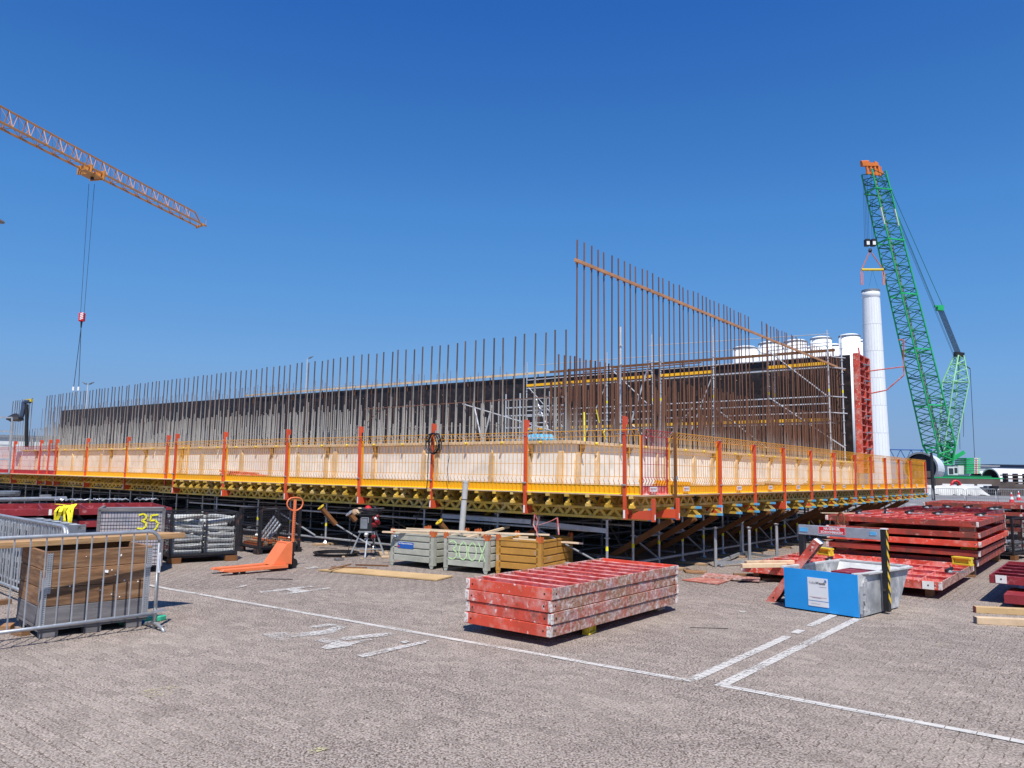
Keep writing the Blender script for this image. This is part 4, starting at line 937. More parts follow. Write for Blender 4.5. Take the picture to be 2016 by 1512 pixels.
MB().path([(0,0,0),(0,0,p.z)], .08, 8).build('pole', m_galvd, t_); q = MB(); q.prism([(0,-.02),(.1,.05),(.3,.03),(.36,-.02),(.3,-.05),(0,-.05)],(0,-.1,p.z+.07),(.62,0,0),(0,0,1),(0,.22,0)); q.build('lamp_head', m_galvd, t_)
# ---- clutter in front of the crane
tp_ = gy(1826,976,88); t_ = thing('tarpaulin_heap', 'long heap under a crumpled grey-white tarpaulin in front of the crane tracks', 'tarpaulin', (tp_.x,tp_.y,0), R(6))
q = MB(); nx, ny = 60, 10; Lx = 7.9; vs_l = []; rt2 = random.Random(2)
for i in range(nx+1):
    for j in range(ny+1):
        u_ = i/nx; v_ = j/ny; e = min(1,(u_*9),((1-u_)*8)); hgt = 1.1*e*math.sin(math.pi*min(1,v_*1.15))**.45 if v_*1.15 < 1 else 0
        fold = .16*math.sin(u_*38+4*v_+math.sin(u_*11)*2)*e*(1-v_)
        vs_l.append((u_*Lx+.2*math.sin(v_*5+u_*20)*.3, v_*2.2+fold*1.4, max(0,hgt+fold*.6+rt2.uniform(-.03,.03))))
fs = [(i*(ny+1)+j,(i+1)*(ny+1)+j,(i+1)*(ny+1)+j+1,i*(ny+1)+j+1) for i in range(nx) for j in range(ny)]
q.add(vs_l, fs); q.build('sheet', m_tarp, t_, smooth=True)
for k in range(4): MB().box(1+k*1.9,2.1+k*1.9,.5,1.6,0,.5).build('covered_pallet', m_farclut, t_)
p = gy(1878,968,96); t_ = thing('barrier_board', 'red and white warning boards with an orange lifebuoy ring in front of the crane tracks', 'warning board', (p.x,p.y,0))
for k in range(3): MB().box(-1.4+k*2.2,.4+k*2.2,0,.1,.9,1.25).build('board', m_signwhite, t_)
q = MB(); q.path([(.2+.55*math.cos(a_*math.pi/6),-.15,1.1+.55*math.sin(a_*math.pi/6)) for a_ in range(12)], .14, 6, closed=True); q.build('ring', m_signred, t_)
MB().box(-2.2,6,.12,.3,.2,2.0).build('dark_skirt', m_farclut, t_); MB().box(-1.6,-.7,-.1,0,.6,.95).build('orange_plate', m_orange, t_)
MB().box(-2.4,6.4,.1,.5,1.95,2.1).build('top_rail', m_green, t_)
rc2 = random.Random(4)
for i, (x, y, Y, w_, h_) in enumerate(((1826,955,95,1.5,3.0),(1975,965,110,6,1.4),(2005,975,90,5,1.2),(1962,975,100,5,1.6),(2010,962,130,6,1.0),(1900,960,110,3,2.2))):
    p = gy(x,y,Y); t_ = thing('yard_pile', ['dark steel stack beside the end of the yellow mesh','low brown timber pile right of the tarpaulin heap','dark brown beams at the right edge near the cones','brown beam pile directly right of the tarpaulin','faint far pile under the long white tube','dark frame stack below the counterweights'][i], 'pile', (p.x,p.y,0), R(rc2.uniform(-10,10)))
    for k in range(9):
        zz = (k//3)*h_/3; MB().box(-w_/2+rc2.uniform(-.3,.3),w_/2+rc2.uniform(-.3,.3),(k%3)*.8,(k%3)*.8+.6,zz,zz+h_/3*.8).build('beam', [m_farclut,m_black,m_galvd][k%3 if i != 1 else 0], t_)
p = gp(1838,985); t_ = thing('steel_post', 'slim black steel post standing right of the far end of the mesh panels', 'post', (p.x,p.y,0))
s = p.y/F_PX; zt = gy(1838,897,p.y).z; MB().box(-2.2*s,2.2*s,-.1,.1,0,zt).build('shaft', m_black, t_); MB().box(-1.2*s,1.2*s,-.1,.1,zt,zt+.25).build('tip', m_black, t_)
# cones and far crowd barriers
for i, (x, y, lab) in enumerate(((1992,990,'left traffic cone at the right edge behind the red stacks'),(2006,985,'right traffic cone, a little farther, at the right edge'))):
    p = gp(x,y); t_ = thing('traffic_cone', lab, 'cone', (p.x,p.y,0), 0, 'traffic cones'); s = p.y/50
    MB().box(-.28,.28,-.28,.28,0,.05).build('base', m_signred, t_); 
    for k, (r0, r1, z0, z1) in enumerate(((.2,.15,.05,.28),(.15,.10,.28,.5),(.10,.05,.5,.72),(.05,.03,.72,.85))): MB().lathe([(r0,z0),(r1,z1)],12).build('cone_band', m_signred if k%2 == 0 else m_signwhite, t_)
def crowd_barrier(name_label, a, b_, H=1.08, leg=True, mat=m_galv, dense=.118, plate=False, group='crowd barriers'):
    L = (b_-a).length; t_ = thing('crowd_barrier', name_label, 'barrier', (a.x,a.y,0), ang2(a,b_), group)
    q = MB(); R0 = .13; pts = [(0,0,.0),(0,0,H-R0)]+[(R0-R0*math.cos(k*math.pi/8),0,H-R0+R0*math.sin(k*math.pi/8)) for k in range(1,5)]+[(L-R0+R0*math.sin(k*math.pi/8),0,H-R0+R0*math.cos(k*math.pi/8)) for k in range(0,5)]+[(L,0,H-R0),(L,0,0)]
    q.path(pts, .02, 10); q.build('tube_frame', mat, t_, smooth=True)
    q = MB(); q.tube((0,0,.17),(L,0,.17), .019, 8); q.build('bottom_rail', mat, t_, smooth=True)
    n = int(L/dense); sp_ = MB().tube((0,0,.18),(0,0,H-.01), .0085, 6).mesh('bar', mat)
    for k in range(1, n): put(sp_, 'bar', t_, (k*L/n,0,0))
    for x in (.0, L):
        q = MB(); q.path([(x,-.26,0),(x,-.20,.035),(x,-.06,.06),(x,.06,.06),(x,.20,.035),(x,.26,0)], .019, 8); q.build('foot', mat, t_, smooth=True)
    return t_
a = gp(1790,997); b_ = gp(1870,998)
step = (b_-a); 
for k in range(6):
    aa = gp(1780+62*k,998); bb = gp(1780+62*k+58,998.5)
    crowd_barrier(['first','second','third','fourth','fifth','sixth'][k]+' barrier from the left in the far row behind the red stacks', aa, bb, H=1.2, mat=m_galv, dense=.14, group='far row of crowd barriers')
# ---- tower crane jib in the sky
HJ = 41.8
tip = gp(398,446,HJ); lft = gp(0,246,HJ)
dj = (tip-lft).normalized(); sj = Vector((-dj.y,dj.x,0)); L = (tip-lft).length+14
o_ = tip-dj*L; jb = thing('tower_crane', 'orange-yellow lattice jib of a tower crane reaching in from the left against the sky', 'crane', (o_.x,o_.y,0), math.atan2(dj.y,dj.x))
q = MB(); w_ = .8; hj = 2.45
q.bar((0,-w_,HJ),(L,-w_,HJ),.2,.22); q.bar((0,w_,HJ),(L,w_,HJ),.2,.22); q.build('bottom_chord', m_jib, jb)
q = MB(); q.bar((0,0,HJ+hj),(L-2,0,HJ+hj*.72),.18,.18); q.build('top_chord', m_jib, jb)
n = 20; 
for k in range(n):
    x0, x1 = (L-2)*k/n, (L-2)*(k+1)/n; h0 = HJ+hj*(1-.28*k/n); h1 = HJ+hj*(1-.28*(k+1)/n); q = MB()
    for s in (-1,1): q.tube((x0,0,h0),(x0,s*w_,HJ),.06,5); q.tube((x0,s*w_,HJ),((x0+x1)/2,0,(h0+h1)/2),.035,4); q.tube(((x0+x1)/2,0,(h0+h1)/2),(x1,s*w_,HJ),.035,4)
    q.tube((x0,-w_,HJ),(x0,w_,HJ),.05,4); q.tube((x0,-w_,HJ),(x1,w_,HJ),.04,4)
    q.build('lattice_bay', m_jib, jb)
q = MB(); q.bar((L-2,0,HJ+hj*.72),(L,0,HJ),.15,.15); q.bar((L-1.2,-w_-.3,HJ-.1),(L,w_+.3,HJ-.1),.3,.3)
for s in (-1,1): q.tube((L-.2,s*w_,HJ),(L-.2,s*w_,HJ+1.1),.04,4); q.tube((L-1.8,s*w_,HJ+1.1),(L-.2,s*w_,HJ+1.1),.04,4)
q.build('jib_tip', m_jib, jb)
tr = gp(180,336,HJ); xt = (tr-o_).dot(dj)
tt = thing('jib_trolley', 'orange trolley running under the jib with two hoist ropes', 'crane trolley', (tr.x,tr.y,0), math.atan2(dj.y,dj.x))
tr0 = o_+dj*xt; tt.location = (tr0.x,tr0.y,0)
q = MB(); q.box(-1.0,1.2,-1.0,1.0,HJ-.8,HJ-.65); q.box(-1.1,-.9,-1.2,1.2,HJ-.9,HJ+.35); q.box(1.1,1.3,-1.2,1.2,HJ-.9,HJ+.35); q.box(-2.4,-1.1,-1.3,-.4,HJ-.9,HJ-.8); q.bar((-2.4,-1.3,HJ-.9),(-2.4,-1.3,HJ+.1),.05,.05); q.bar((-2.4,-1.3,HJ+.1),(-1.1,-1.3,HJ+.1),.05,.05); q.build('trolley_frame', m_jib, tt)
q = MB(); q.lathe([(.22,-.15),(.22,.15)],10,(0.3,0,HJ-1.0)); q.build('sheave', m_black, tt)
YH = tr0.y
bp0 = gy(162,616,YH); hb = thing('crane_hook_block', 'small red hook block with white stripes hanging from the tower crane on two ropes', 'crane hook', (bp0.x,bp0.y,0))
q = MB(); a1 = gy(175,362,YH)-hb.location; a2 = gy(186,362,YH)-hb.location; zb_ = bp0.z
q.tube((a1.x,0,a1.z),(-.22,0,zb_),.03,4); q.tube((a2.x,0,a2.z),(.25,0,zb_),.03,4); q.build('hoist_rope', m_rope, hb)
z1 = gy(162,633,YH).z; MB().box(-.36,.36,-.25,.25,z1,zb_).build('block', m_signred, hb, bev=.08)
for k in range(4): q = MB(); zc = z1+(zb_-z1)*(.2+.2*k); q.bar((-.1,-.27,zc),(.3,-.27,zc+.2),.02,.14); q.build('stripe', m_signwhite, hb)
z2 = gy(160,645,YH).z; MB().lathe([(.08,z2),(.14,z1)],8).build('hook', m_black, hb)
e1 = gy(145,763,YH)-hb.location; e2 = gy(155,763,YH)-hb.location
q = MB(); q.tube((0,0,z2),(e1.x,0,e1.z),.045,4); q.tube((0,0,z2),(e2.x,0,e2.z),.045,4); q.build('chain', m_rope, hb)
for e in (e1,e2): MB().box(e.x-.12,e.x+.12,-.1,.1,e.z-.4,e.z+.1).build('chain_hook', m_signwhite, hb)
q = MB(); 
for e in (e1,e2): q.tube((e.x,0,e.z-.3),(e.x-.3,0,8),.03,4)
q.build('load_line', m_alu, hb)
# ================================================================ FOREGROUND
rr = random.Random(33)
def fpanel(name, label, L, Wd, t, nx, ny, mats, loc, rz, group=None, inner=True, tilt=None, white=True):
    """steel formwork panel lying face down: x length, y width, ribs on top"""
    me, ms, mt_, mp_ = mats        # end edge, side edge, ribs, sheet
    r = thing(name, label, 'formwork panel', loc, rz, group)
    if tilt: r.rotation_euler = (tilt[0], tilt[1], rz)
    e = .018; bv = .004
    MB().box(0,e,0,Wd,0,t).build('end_rail', me, r, bev=bv); MB().box(L-e,L,0,Wd,0,t).build('end_rail', me, r, bev=bv)
    MB().box(e+.001,L-e-.001,0.001,e,0.001,t-.001).build('side_rail', ms, r, bev=bv); MB().box(e+.001,L-e-.001,Wd-e,Wd-.001,0.001,t-.001).build('side_rail', ms, r, bev=bv)
    MB().box(e,L-e,e,Wd-e,.004,.022).build('plywood_face', mp_, r)
    if inner:
        for k in range(1, nx):
            x = L*k/nx; MB().box(x-.008,x+.008,e,Wd-e,.023,t-.012).build('cross_rib', mt_, r); MB().box(x-.025,x+.025,e,Wd-e,t-.012,t-.006).build('rib_flange', mt_, r)
        for k in range(1, ny):
            y = Wd*k/ny; q = MB()
            for j in range(nx): q.box(L*j/nx+.03,L*(j+1)/nx-.03,y-.006,y+.006,.023,t-.016)
            q.build('long_rib', mt_, r)
    # bolt holes and corner patches
    h = MB()
    for y in (.09, Wd-.09): h.lathe([(.011,-.0025),(.011,.0)],8,(0,0,0)) if False else h.prism([(.011*math.cos(k*math.pi/4),.011*math.sin(k*math.pi/4)) for k in range(8)], (-.002,y,t*.5), (0,1,0), (0,0,1), (.001,0,0))
    for x in (.09, L-.09): h.prism([(.011*math.cos(k*math.pi/4),.011*math.sin(k*math.pi/4)) for k in range(8)], (x,-.0015,t*.5), (1,0,0), (0,0,1), (0,.001,0))
    h.build('bolt_hole', m_black, r)
    if white:
        c = MB(); z0, z1 = .006, t-.006
        for yy in (Wd,): c.box(-.006,.03,yy-.05,yy+.006,z0,z1)
        c.box(-.004,rr.uniform(.02,.05),-.006,rr.uniform(.02,.05),z0,z1) if rr.random() < .7 else None
        c.box(L-.05,L+.004,-.005,.03,z0,z1)
        c.build('corner_cap', m_cap, r, bev=.004)
    return r
reds = (m_red, m_redside, m_redtop, m_redtop)
def lp(px, py, z=0): p = gp(px,py,z); d = p-O; return d.dot(VX), d.dot(VY)
lab4 = ['bottom panel of the four-high red stack in the centre, resting on yellow blocks','second panel from the bottom of the central four-high red stack','third panel from the bottom of the central four-high red stack','topmost panel of the central four-high red stack, pink dusty ribs showing']
for k in range(4):
    m4 = [(m_redbright,m_redside,m_redtop,m_redtop),(m_red,m_redside,m_redtop,m_redtop),(m_red,m_redside,m_redtop,m_redtop),(m_redbright,m_redside,m_redtop,m_redtop)][k]
    fpanel('steel_shutter', lab4[k], 2.92, 1.19, .121, 10, 1, m4, B(-4.83+rr.uniform(-.012,.012),-1.59+rr.uniform(-.012,.012),.10+k*.1265), RZ+rr.uniform(-.004,.004), 'central stack of red formwork panels', inner=(k == 3))
def yblock(label, p, rz, s=1, mat=m_yblock, name='spacer_block'):
    t_ = thing(name, label, 'spacer block', p, rz)
    q = MB(); q.box(-.11*s,.11*s,-.045*s,.045*s,0,.022*s); q.box(-.11*s,.11*s,-.045*s,.045*s,.075*s,.098*s); q.box(-.11*s,.11*s,-.02*s,.02*s,.022*s,.075*s); q.build('body', mat, t_, bev=.004)
    q = MB()
    for x in (-.1,.09): q.box(x*s,(x+.012)*s,-.043*s,.043*s,.0222*s,.0748*s)
    q.build('end_web', mat, t_); return t_
p = gp(1160,1247); yblock('yellow spacer block under the near long edge of the central red stack', p, RZ+.2)
p = gp(1297,1200); yblock('brown spacer block under the far end of the central red stack', p, RZ+.1, 1, m_wood)
yblock('yellow spacer block hidden under the left end of the central red stack', B(-4.3,-.6), RZ)
yblock('wooden spacer block deep under the central red stack', B(-2.4,-.7), RZ, 1, m_wood)
# ---- big red grid panel and pile behind the skip
GZ = .13
for x, y in ((2.0,-3.9),(2.0,-1.2),(4.7,-3.9),(4.7,-1.2)): MB().box(-.1,.1,-.05,.05,0,GZ-.002).build('timber_block', m_woodb, thing('timber_block', 'timber block under the '+{(2.0,-3.9):'near right',(2.0,-1.2):'near left',(4.7,-3.9):'far right',(4.7,-1.2):'far left'}[(x,y)]+' corner of the wide red grid panel', 'block', B(x,y), RZ))
fpanel('steel_shutter', 'wide bright red grid panel lying alone behind the blue skip', 3.2, 3.12, .13, 4, 9, (m_red, m_redside, m_redtop, m_redbright), B(1.78,-4.10,GZ), RZ)
q = thing('white_corner_plate', 'white plate with a bolt hole on the wide red grid panel, right end', 'plate', B(1.772,-4.0,GZ+.005), RZ); MB().box(-.006,.0,0,.16,0,.12).build('plate', m_white, q); MB().box(-.009,-.006,.07,.09,.05,.07).build('bolt_hole', m_black, q)
pz = [(.20,.13,'bottom panel of the big five-high red pile'),(.385,.115,'second panel from the bottom of the big red pile, dark and rough'),(.56,.11,'bright red middle panel of the big red pile'),(.725,.105,'second panel from the top of the big red pile'),(.925,.105,'top panel of the big red pile, with clamps on its ribs')]
for i, (z, t, lab) in enumerate(pz):
    mm = (m_redbright, m_redbright, m_redtop, m_redbright) if i == 2 else (m_redpile, m_redpile, m_redtop, m_redbright)
    dx = (.08,.0,-.05,-.03,0)[i]
    fpanel('steel_shutter', lab, 4.2, 2.72, t, 5, 8, mm, B(5.06+dx,-4.2+dx*.6,z), RZ+(.0,.004,-.003,.005,0)[i], 'big five-high pile of red panels', inner=(i == 4))
    if i:
        for j, (y, nm) in enumerate(((-4.0,'right'),(-1.75,'left'))):
            o = yblock(['','lowest','second','third','topmost'][i]+' I-shaped spacer at the near '+nm+' side of the big red pile', B(5.25,y,pz[i-1][0]+pz[i-1][1]+.001), RZ+R(90), 1.0, m_wood if not (i == 2 and j == 0) else m_yblock); g_ = z-pz[i-1][0]-pz[i-1][1]-.002; o.scale = (1.2,1.2,g_/.098)
            o = thing('spacer_block', ['','lowest','second','third','topmost'][i]+' spacer at the far '+nm+' side of the big red pile, out of the sun', 'spacer block', B(9.0,y,pz[i-1][0]+pz[i-1][1]+.001), RZ); MB().box(-.1,.1,-.05,.05,0,g_).build('body', m_wood, o)
yblock('yellow spacer block on the right far corner of the wide red grid panel', B(4.62,-3.98,GZ+.131), RZ+R(70), 1.5)
yblock('yellow spacer block on the left far corner of the wide red grid panel', B(4.5,-1.62,GZ+.131), RZ+R(60), 1.5)
for x, y in ((5.3,-4),(5.3,-1.8),(8.9,-4),(8.9,-1.8)): MB().box(-.1,.1,-.08,.08,0,.198).build('body', m_woodb, thing('timber_block', 'timber block under the '+('near ' if x < 6 else 'far ')+('right' if y < -3 else 'left')+' corner of the big red pile', 'block', B(x,y), RZ))
def clampt(label, p, rz, s=1.0):
    t_ = thing('formwork_clamp', label, 'clamp', p, rz, 'loose clamps on the panels')
    q = MB(); q.lathe([(.05,.0),(.055,.015),(.03,.04),(.0,.045)],10,(0,0,.0)); q.build('wing_nut', m_galvd, t_)
    q = MB(); q.bar((-.02,0,.02),(.26,.03,.015),.018,.018); q.build('tie_rod', m_galvd, t_)
    q = MB(); q.bar((-.07,-.05,.03),(.08,.05,.06),.03,.04); q.build('jaw', m_black, t_); t_.scale = (s,s,s); return t_
ztop = 1.032
for i, (px, py) in enumerate(((1690,1012),(1743,1011),(1790,1012),(1846,1014),(1930,1017))): clampt(ordn[i]+' clamp from the left on top of the big red pile', gp(px,py,ztop), RZ+rr.uniform(-2,2), 1.2)
clampt('black clamp lying on the wide red grid panel near its right corner', gp(1868,1128,GZ+.135), 0, 1.2); clampt('clamp on the wide red grid panel just behind the skip rim', gp(1632,1105,GZ+.135), 0, 1.1)
o = thing('timber_lath', 'pale lath lying on the left end of the big red pile', 'lath', gp(1660,1011,1.035), R(5)); MB().box(-.5,.5,-.04,.04,0,.015).build('lath', m_woodp, o)
# piles farther behind
for s_i, (x0, y0, L, Wd, zs, lab, mt_) in enumerate(((10.1,-3.75,3.6,2.2,(.2,.4,.62,.90),'red panel pile behind the big one',m_dred),(15.6,-4.0,3.4,2.6,(.3,.52,.74,.96),'brownish red panel pile farthest back',m_redpile),(11.0,-6.4,3.5,2.1,(.2,.42,.64,.86),'red panel pile at the right edge behind the black cage',m_redpile))):
    for k, z in enumerate(zs):
        fpanel('steel_shutter', ['bottom','second','third','top'][k]+' panel of the '+lab, L, Wd, .12, 4, 6, (mt_, mt_, m_redtop if mt_ is not m_dred else m_dred, mt_), B(x0+rr.uniform(-.05,.05),y0+rr.uniform(-.05,.05),z), RZ, 'far piles of red panels', inner=(k == 3))
    for q_ in (.4, L-.4): 
        t_ = thing('spacer_post', ('near' if q_ < 1 else 'far')+' timber spacers under the '+lab, 'spacer', B(x0+q_,y0+.1), RZ)
        for yy in (.0, Wd-.3): MB().box(-.06,.06,yy,yy+.1,0,zs[-1]-.002).build('spacer', m_woodb, t_) if False else [MB().box(-.06,.06,yy,yy+.1,(zs[k-1]+.122 if k else 0),zs[k]-.003).build('spacer', m_woodb, t_) for k in range(4)]
for i, (px, py) in enumerate(((1825,1001),(1865,1000),(1906,1001),(1952,1004),(1962,1004))): clampt(ordn[i]+' clamp from the left on the pile behind the big one', gp(px,py,1.03), rr.uniform(0,6), 1.3)
# ---- low red panel left (end of the grid) with timbers on it
t_ = thing('timber_beams', 'x', 'x'); bpy.data.objects.remove(t_)
for i, (px, py, L, lab, z) in enumerate(((1470,1118,.75,'short timber beam on the left end of the wide red grid panel, nearer one',GZ+.131),(1478,1112,.85,'short timber beam on the left end of the wide red grid panel, behind the nearer one',GZ+.131),(1455,1133,.5,'grey plank end lying on the ground by the left end of the red grid panel',0),(1512,1143,.3,'brown wood offcut on the ground by the leaning red panel',0))):
    t_ = thing('timber_beam', lab, 'timber', gp(px,py,z), R(14 if i < 2 else -3)); MB().box(-.1,L,-.04,.04,0,.07 if i < 2 else .04).build('beam', m_wood if i in (0,1) else m_woodb, t_, bev=.004)
# ---- dark red panel at the right edge, lumber, black cage
fpanel('steel_shutter', 'dark crimson grid panel raised off the ground at the right edge', 2.5, 3.2, .12, 5, 6, (m_dred, m_dred, m_dred, m_dred), B(1.95,-7.9,.29), RZ, white=False)
t_ = thing('white_corner_plate', 'white plate with dark hole on the crimson panel, right edge', 'plate', B(1.944,-4.92,.30), RZ); MB().box(-.006,0,0,.14,0,.115).build('plate', m_white, t_); MB().box(-.009,-.006,.06,.08,.05,.07).build('bolt_hole', m_black, t_)
MB().box(0,.9,-2.6,0,.0,.12).build('block', m_dred, thing('formwork_block', 'dark red box section under the crimson panel at the right edge', 'formwork', B(1.5,-4.92,.08), RZ))
MB().box(0,.3,-2.4,0,0,.078).build('block', m_woodb, thing('timber_block', 'shaded timber below the dark red box section at the right edge', 'block', B(1.9,-5.0,0), RZ))
t_ = thing('timber_block', 'rear timber prop holding the crimson panel at the right edge', 'block', B(3.9,-5.1,0), RZ); MB().box(0,.1,-1,.1,0,.288).build('block', m_woodb, t_)
for i, (px, py, mt_) in enumerate(((1922,1207,m_bigply),(1924,1229,m_wood))):
    t_ = thing('timber_beam', ('yellowish squared beam at the right edge, the farther of two','pale squared beam at the right edge, the nearer of two')[i], 'timber', gp(px,py), R(-13+2*i)); MB().box(0,2.2,0,.11,0,.085).build('beam', mt_, t_, bev=.004); MB().box(-.004,0,.002,.108,.002,.083).build('end_grain', m_woodgrey if i else m_dred, t_)
def cage(label, loc, rz, L, Wd, H, drop=False, cell=.05, group=None, feet=.1, mat=m_blackm):
    t_ = thing('mesh_cage', label, 'cage', loc, rz, group)
    for x in (0,L):
        for y in (0,Wd): MB().box(x-.025,x+.025,y-.025,y+.025,feet*.5,H).build('corner_post', mat, t_)
    MB().box(0,L,0,Wd,feet,feet+.04).build('base_tray', mat, t_)
    for y in (0,Wd):
        for x0 in (-.03, L-.2): MB().box(x0,x0+.23,y-.04,y+.06,0,feet).build('foot', m_strut if not drop else mat, t_)
    sides = [((0,0),(L,0)),((L,0),(L,Wd)),((L,Wd),(0,Wd)),((0,Wd),(0,0))]
    for i, (a, b_) in enumerate(sides):
        a = Vector((*a,0)); b_ = Vector((*b_,0)); d = (b_-a).normalized(); n_l = (b_-a).length
        hh = H if not (drop and i == 0) else H*.62
        q = MB(); q.bar(a+Vector((0,0,hh)), b_+Vector((0,0,hh)), .035,.035); q.bar(a+Vector((0,0,feet+.05)), b_+Vector((0,0,feet+.05)), .03,.04)
        if drop and i == 0: q.bar(a+d*n_l*.98+Vector((0,-.01,feet)), a+d*n_l*.98+Vector((0,-.01,hh)), .05,.05,(0,1,0)); q.bar(a+d*.1+Vector((0,-.01,feet)), a+d*.1+Vector((0,-.01,hh)), .05,.05,(0,1,0))
        if not drop and i == 0: q.bar(a+d*n_l*.52+Vector((0,0,feet)), a+d*n_l*.52+Vector((0,0,hh)), .02,.02,(0,1,0))
        q.build('side_frame', mat, t_)
        q = MB(); n = int(n_l/cell)
        for k in range(1, n): p = a+d*n_l*k/n; q.bar(p+Vector((0,0,feet)), p+Vector((0,0,hh)), .005,.005,(0,1,0) if i%2 == 0 else (1,0,0))
        m_ = int((hh-feet)/cell)
        for k in range(1, m_): z = feet+(hh-feet)*k/m_; q.bar(a+Vector((0,0,z)), b_+Vector((0,0,z)), .005,.005)
        q.build('side_mesh', mat, t_)
    return t_
c1_ = gp(333,1110); c2_ = gp(463,1103)
cg1 = cage('black mesh cage full of grey steel tubes', c1_, ang2(c1_,c2_), (c2_-c1_).length, 1.0, .93)
tb_ = thing('tube_bundle', 'grey ribbed steel tubes stacked in the black mesh cage', 'tube bundle', c1_, ang2(c1_,c2_)); Lc = (c2_-c1_).length
for k in range(13):
    row = k//2; side_ = k%2; z = .19+row*.108; x0 = .06+side_*(Lc*.5)
    for dp in (.12,.38,.64):
        zz = z+rr.uniform(-.01,.01); q = MB(); tl = rr.uniform(-.04,.04)*row*.5
        q.path([(x0,dp,zz),(x0+Lc*.42,dp+rr.uniform(-.03,.03),zz+tl)], .045, 9)
        q.path([(x0-.01,dp,zz),(x0+.01,dp,zz)], .06, 9); q.path([(x0+Lc*.42-.01,dp,zz+tl),(x0+Lc*.42+.01,dp,zz+tl)], .06, 9); q.build('steel_tube', m_tubew, tb_)
for k in range(3): q = MB(); q.tube((.1+.3*k,.15,.82+.03*k),(.55+.3*k,.3,.86-.02*k),.04,8); q.build('steel_tube', m_tubew, tb_)
c1_ = gp(470,1084); c2_ = gp(535,1096); c3 = gp(590,1086)
rz_ = ang2(c1_,c2_); cg2 = cage('black mesh cage with half-height front gate and rusty tray, behind the orange truck', c1_, rz_, .95, .92, .93, True)
tb_ = thing('clamp_heap', 'brown wood pieces and grey tubes inside the gated black cage', 'scrap', c1_, rz_)
for k in range(9): MB().box(.05+.02*k,.85,.08+.09*k,.15+.09*k,.15+.02*(k%3),.22+.03*(k%3)).build('wood_piece', m_sole if k%2 else m_orcorner, tb_)
for k in range(4): MB().tube((.2+.15*k,.3,.2),(.4+.1*k,.6,.75-.05*k),.025,8).build('steel_tube', m_galv, tb_)
cg3 = cage('black mesh cage standing at the right edge of the picture', gp(1996,1103), R(38), 1.1, 1.0, .93, False, .05)
tb_ = thing('tube_bundle', 'grey tubes inside the black cage at the right edge', 'tube bundle', gp(1996,1103), R(38))
for k in range(12): MB().tube((.1,.1+.13*(k%6),.2+.15*(k//6)),(1.0,.1+.13*(k%6),.2+.15*(k//6)),.045,8).build('steel_tube', m_galv, tb_)
# ---- film-wrapped crate with the painted 35
a = gp(188,1128); b_ = gp(316,1126); a = gy(188,1110,13.0); a.z = 0; b_ = gy(316,1110,13.4); b_.z = 0
t_ = thing('wrapped_cage', 'plastic-wrapped mesh cage with the number 35 sprayed in yellow', 'cage', a, ang2(a,b_)); L = (b_-a).length; H35 = 1.07
for x in (0,L):
    for y in (0,.9): MB().box(x-.02,x+.02,y-.02,y+.02,0,H35).build('corner_post', m_blackm, t_)
MB().box(0,L,0,.9,.1,.14).build('base_tray', m_blackm, t_)
MB().box(.02,L-.02,-.012,-.006,.12,H35-.03).build('plastic_film', m_plastic, t_); MB().box(-.012,-.006,.02,.88,.12,H35-.03).build('plastic_film', m_plastic, t_)
MB().box(L+.006,L+.012,.02,.88,.12,H35-.03).build('plastic_film', m_plastic, t_); MB().box(0,L,.9,.906,.12,H35).build('plastic_film', m_plastic, t_)
MB().box(.02,L-.02,.02,.88,.15,.55).build('cage_content', m_sole, t_)
q = MB()
for k in range(21): q.bar((.05+k*(L-.1)/20,-.016,.12),(.05+k*(L-.1)/20,-.016,H35-.04),.004,.004)
for k in range(14): q.bar((.03,-.016,.15+k*.06),(L-.03,-.016,.15+k*.06),.004,.004)
q.build('front_mesh', m_black, t_); q = MB(); q.bar((-.01,-.02,H35),(L+.01,-.02,H35),.03,.06); q.bar((0,-.02,.1),(0,-.02,H35),.05,.03); q.bar((L,-.02,.1),(L,-.02,H35),.05,.03); q.bar((0,0,H35),(0,.9,H35),.05,.05); q.build('taped_edge', m_woodgrey, t_)
def stroke(parent, pts, r, mat, name='painted_stroke'):
    q = MB(); q.path(pts, r, 6); return q.build(name, mat, parent)
def glyph(parent, strokes, x, z, s, y, mat, r, name='painted_digit'):
    for st_ in strokes: 
        q = MB(); P_ = [(x+a*s, y, z+b*s) for a,b in st_]
        for u_, v_ in zip(P_[:-1], P_[1:]): q.prism(*ribbon(u_, v_, r, y))
        q.build(name, mat, parent)
def ribbon(u_, v_, r, y):
    u2 = Vector((u_[0],u_[2])); v2 = Vector((v_[0],v_[2])); d = (v2-u2).normalized(); n = Vector((-d.y,d.x))*r; u2 = u2-d*r*.5; v2 = v2+d*r*.5
    return [tuple(u2-n),tuple(v2-n),tuple(v2+n),tuple(u2+n)], (0,y,0), (1,0,0), (0,0,1), (0,-.0015,0)
D3 = [[(.05,.95),(.3,1.02),(.5,.9),(.48,.7),(.25,.55)],[(.25,.55),(.5,.42),(.52,.15),(.3,0),(0,.05)]]
D5 = [[(.55,1.0),(.12,.95)],[(.12,.95),(.08,.6)],[(.08,.6),(.4,.62),(.6,.4),(.5,.1),(.38,-.02)]]
D0 = [[(.3,1),(.08,.8),(.0,.45),(.1,.1),(.3,0),(.5,.15),(.56,.5),(.48,.85),(.3,1)]]
DX = [[(0,1),(.45,0)],[(.5,1.05),(.05,-.05)]]
zc = .74; glyph(t_, D3, L*.60, zc, .25, -.024, m_painty, .014); glyph(t_, D5, L*.77, zc-.01, .25, -.024, m_painty, .014)
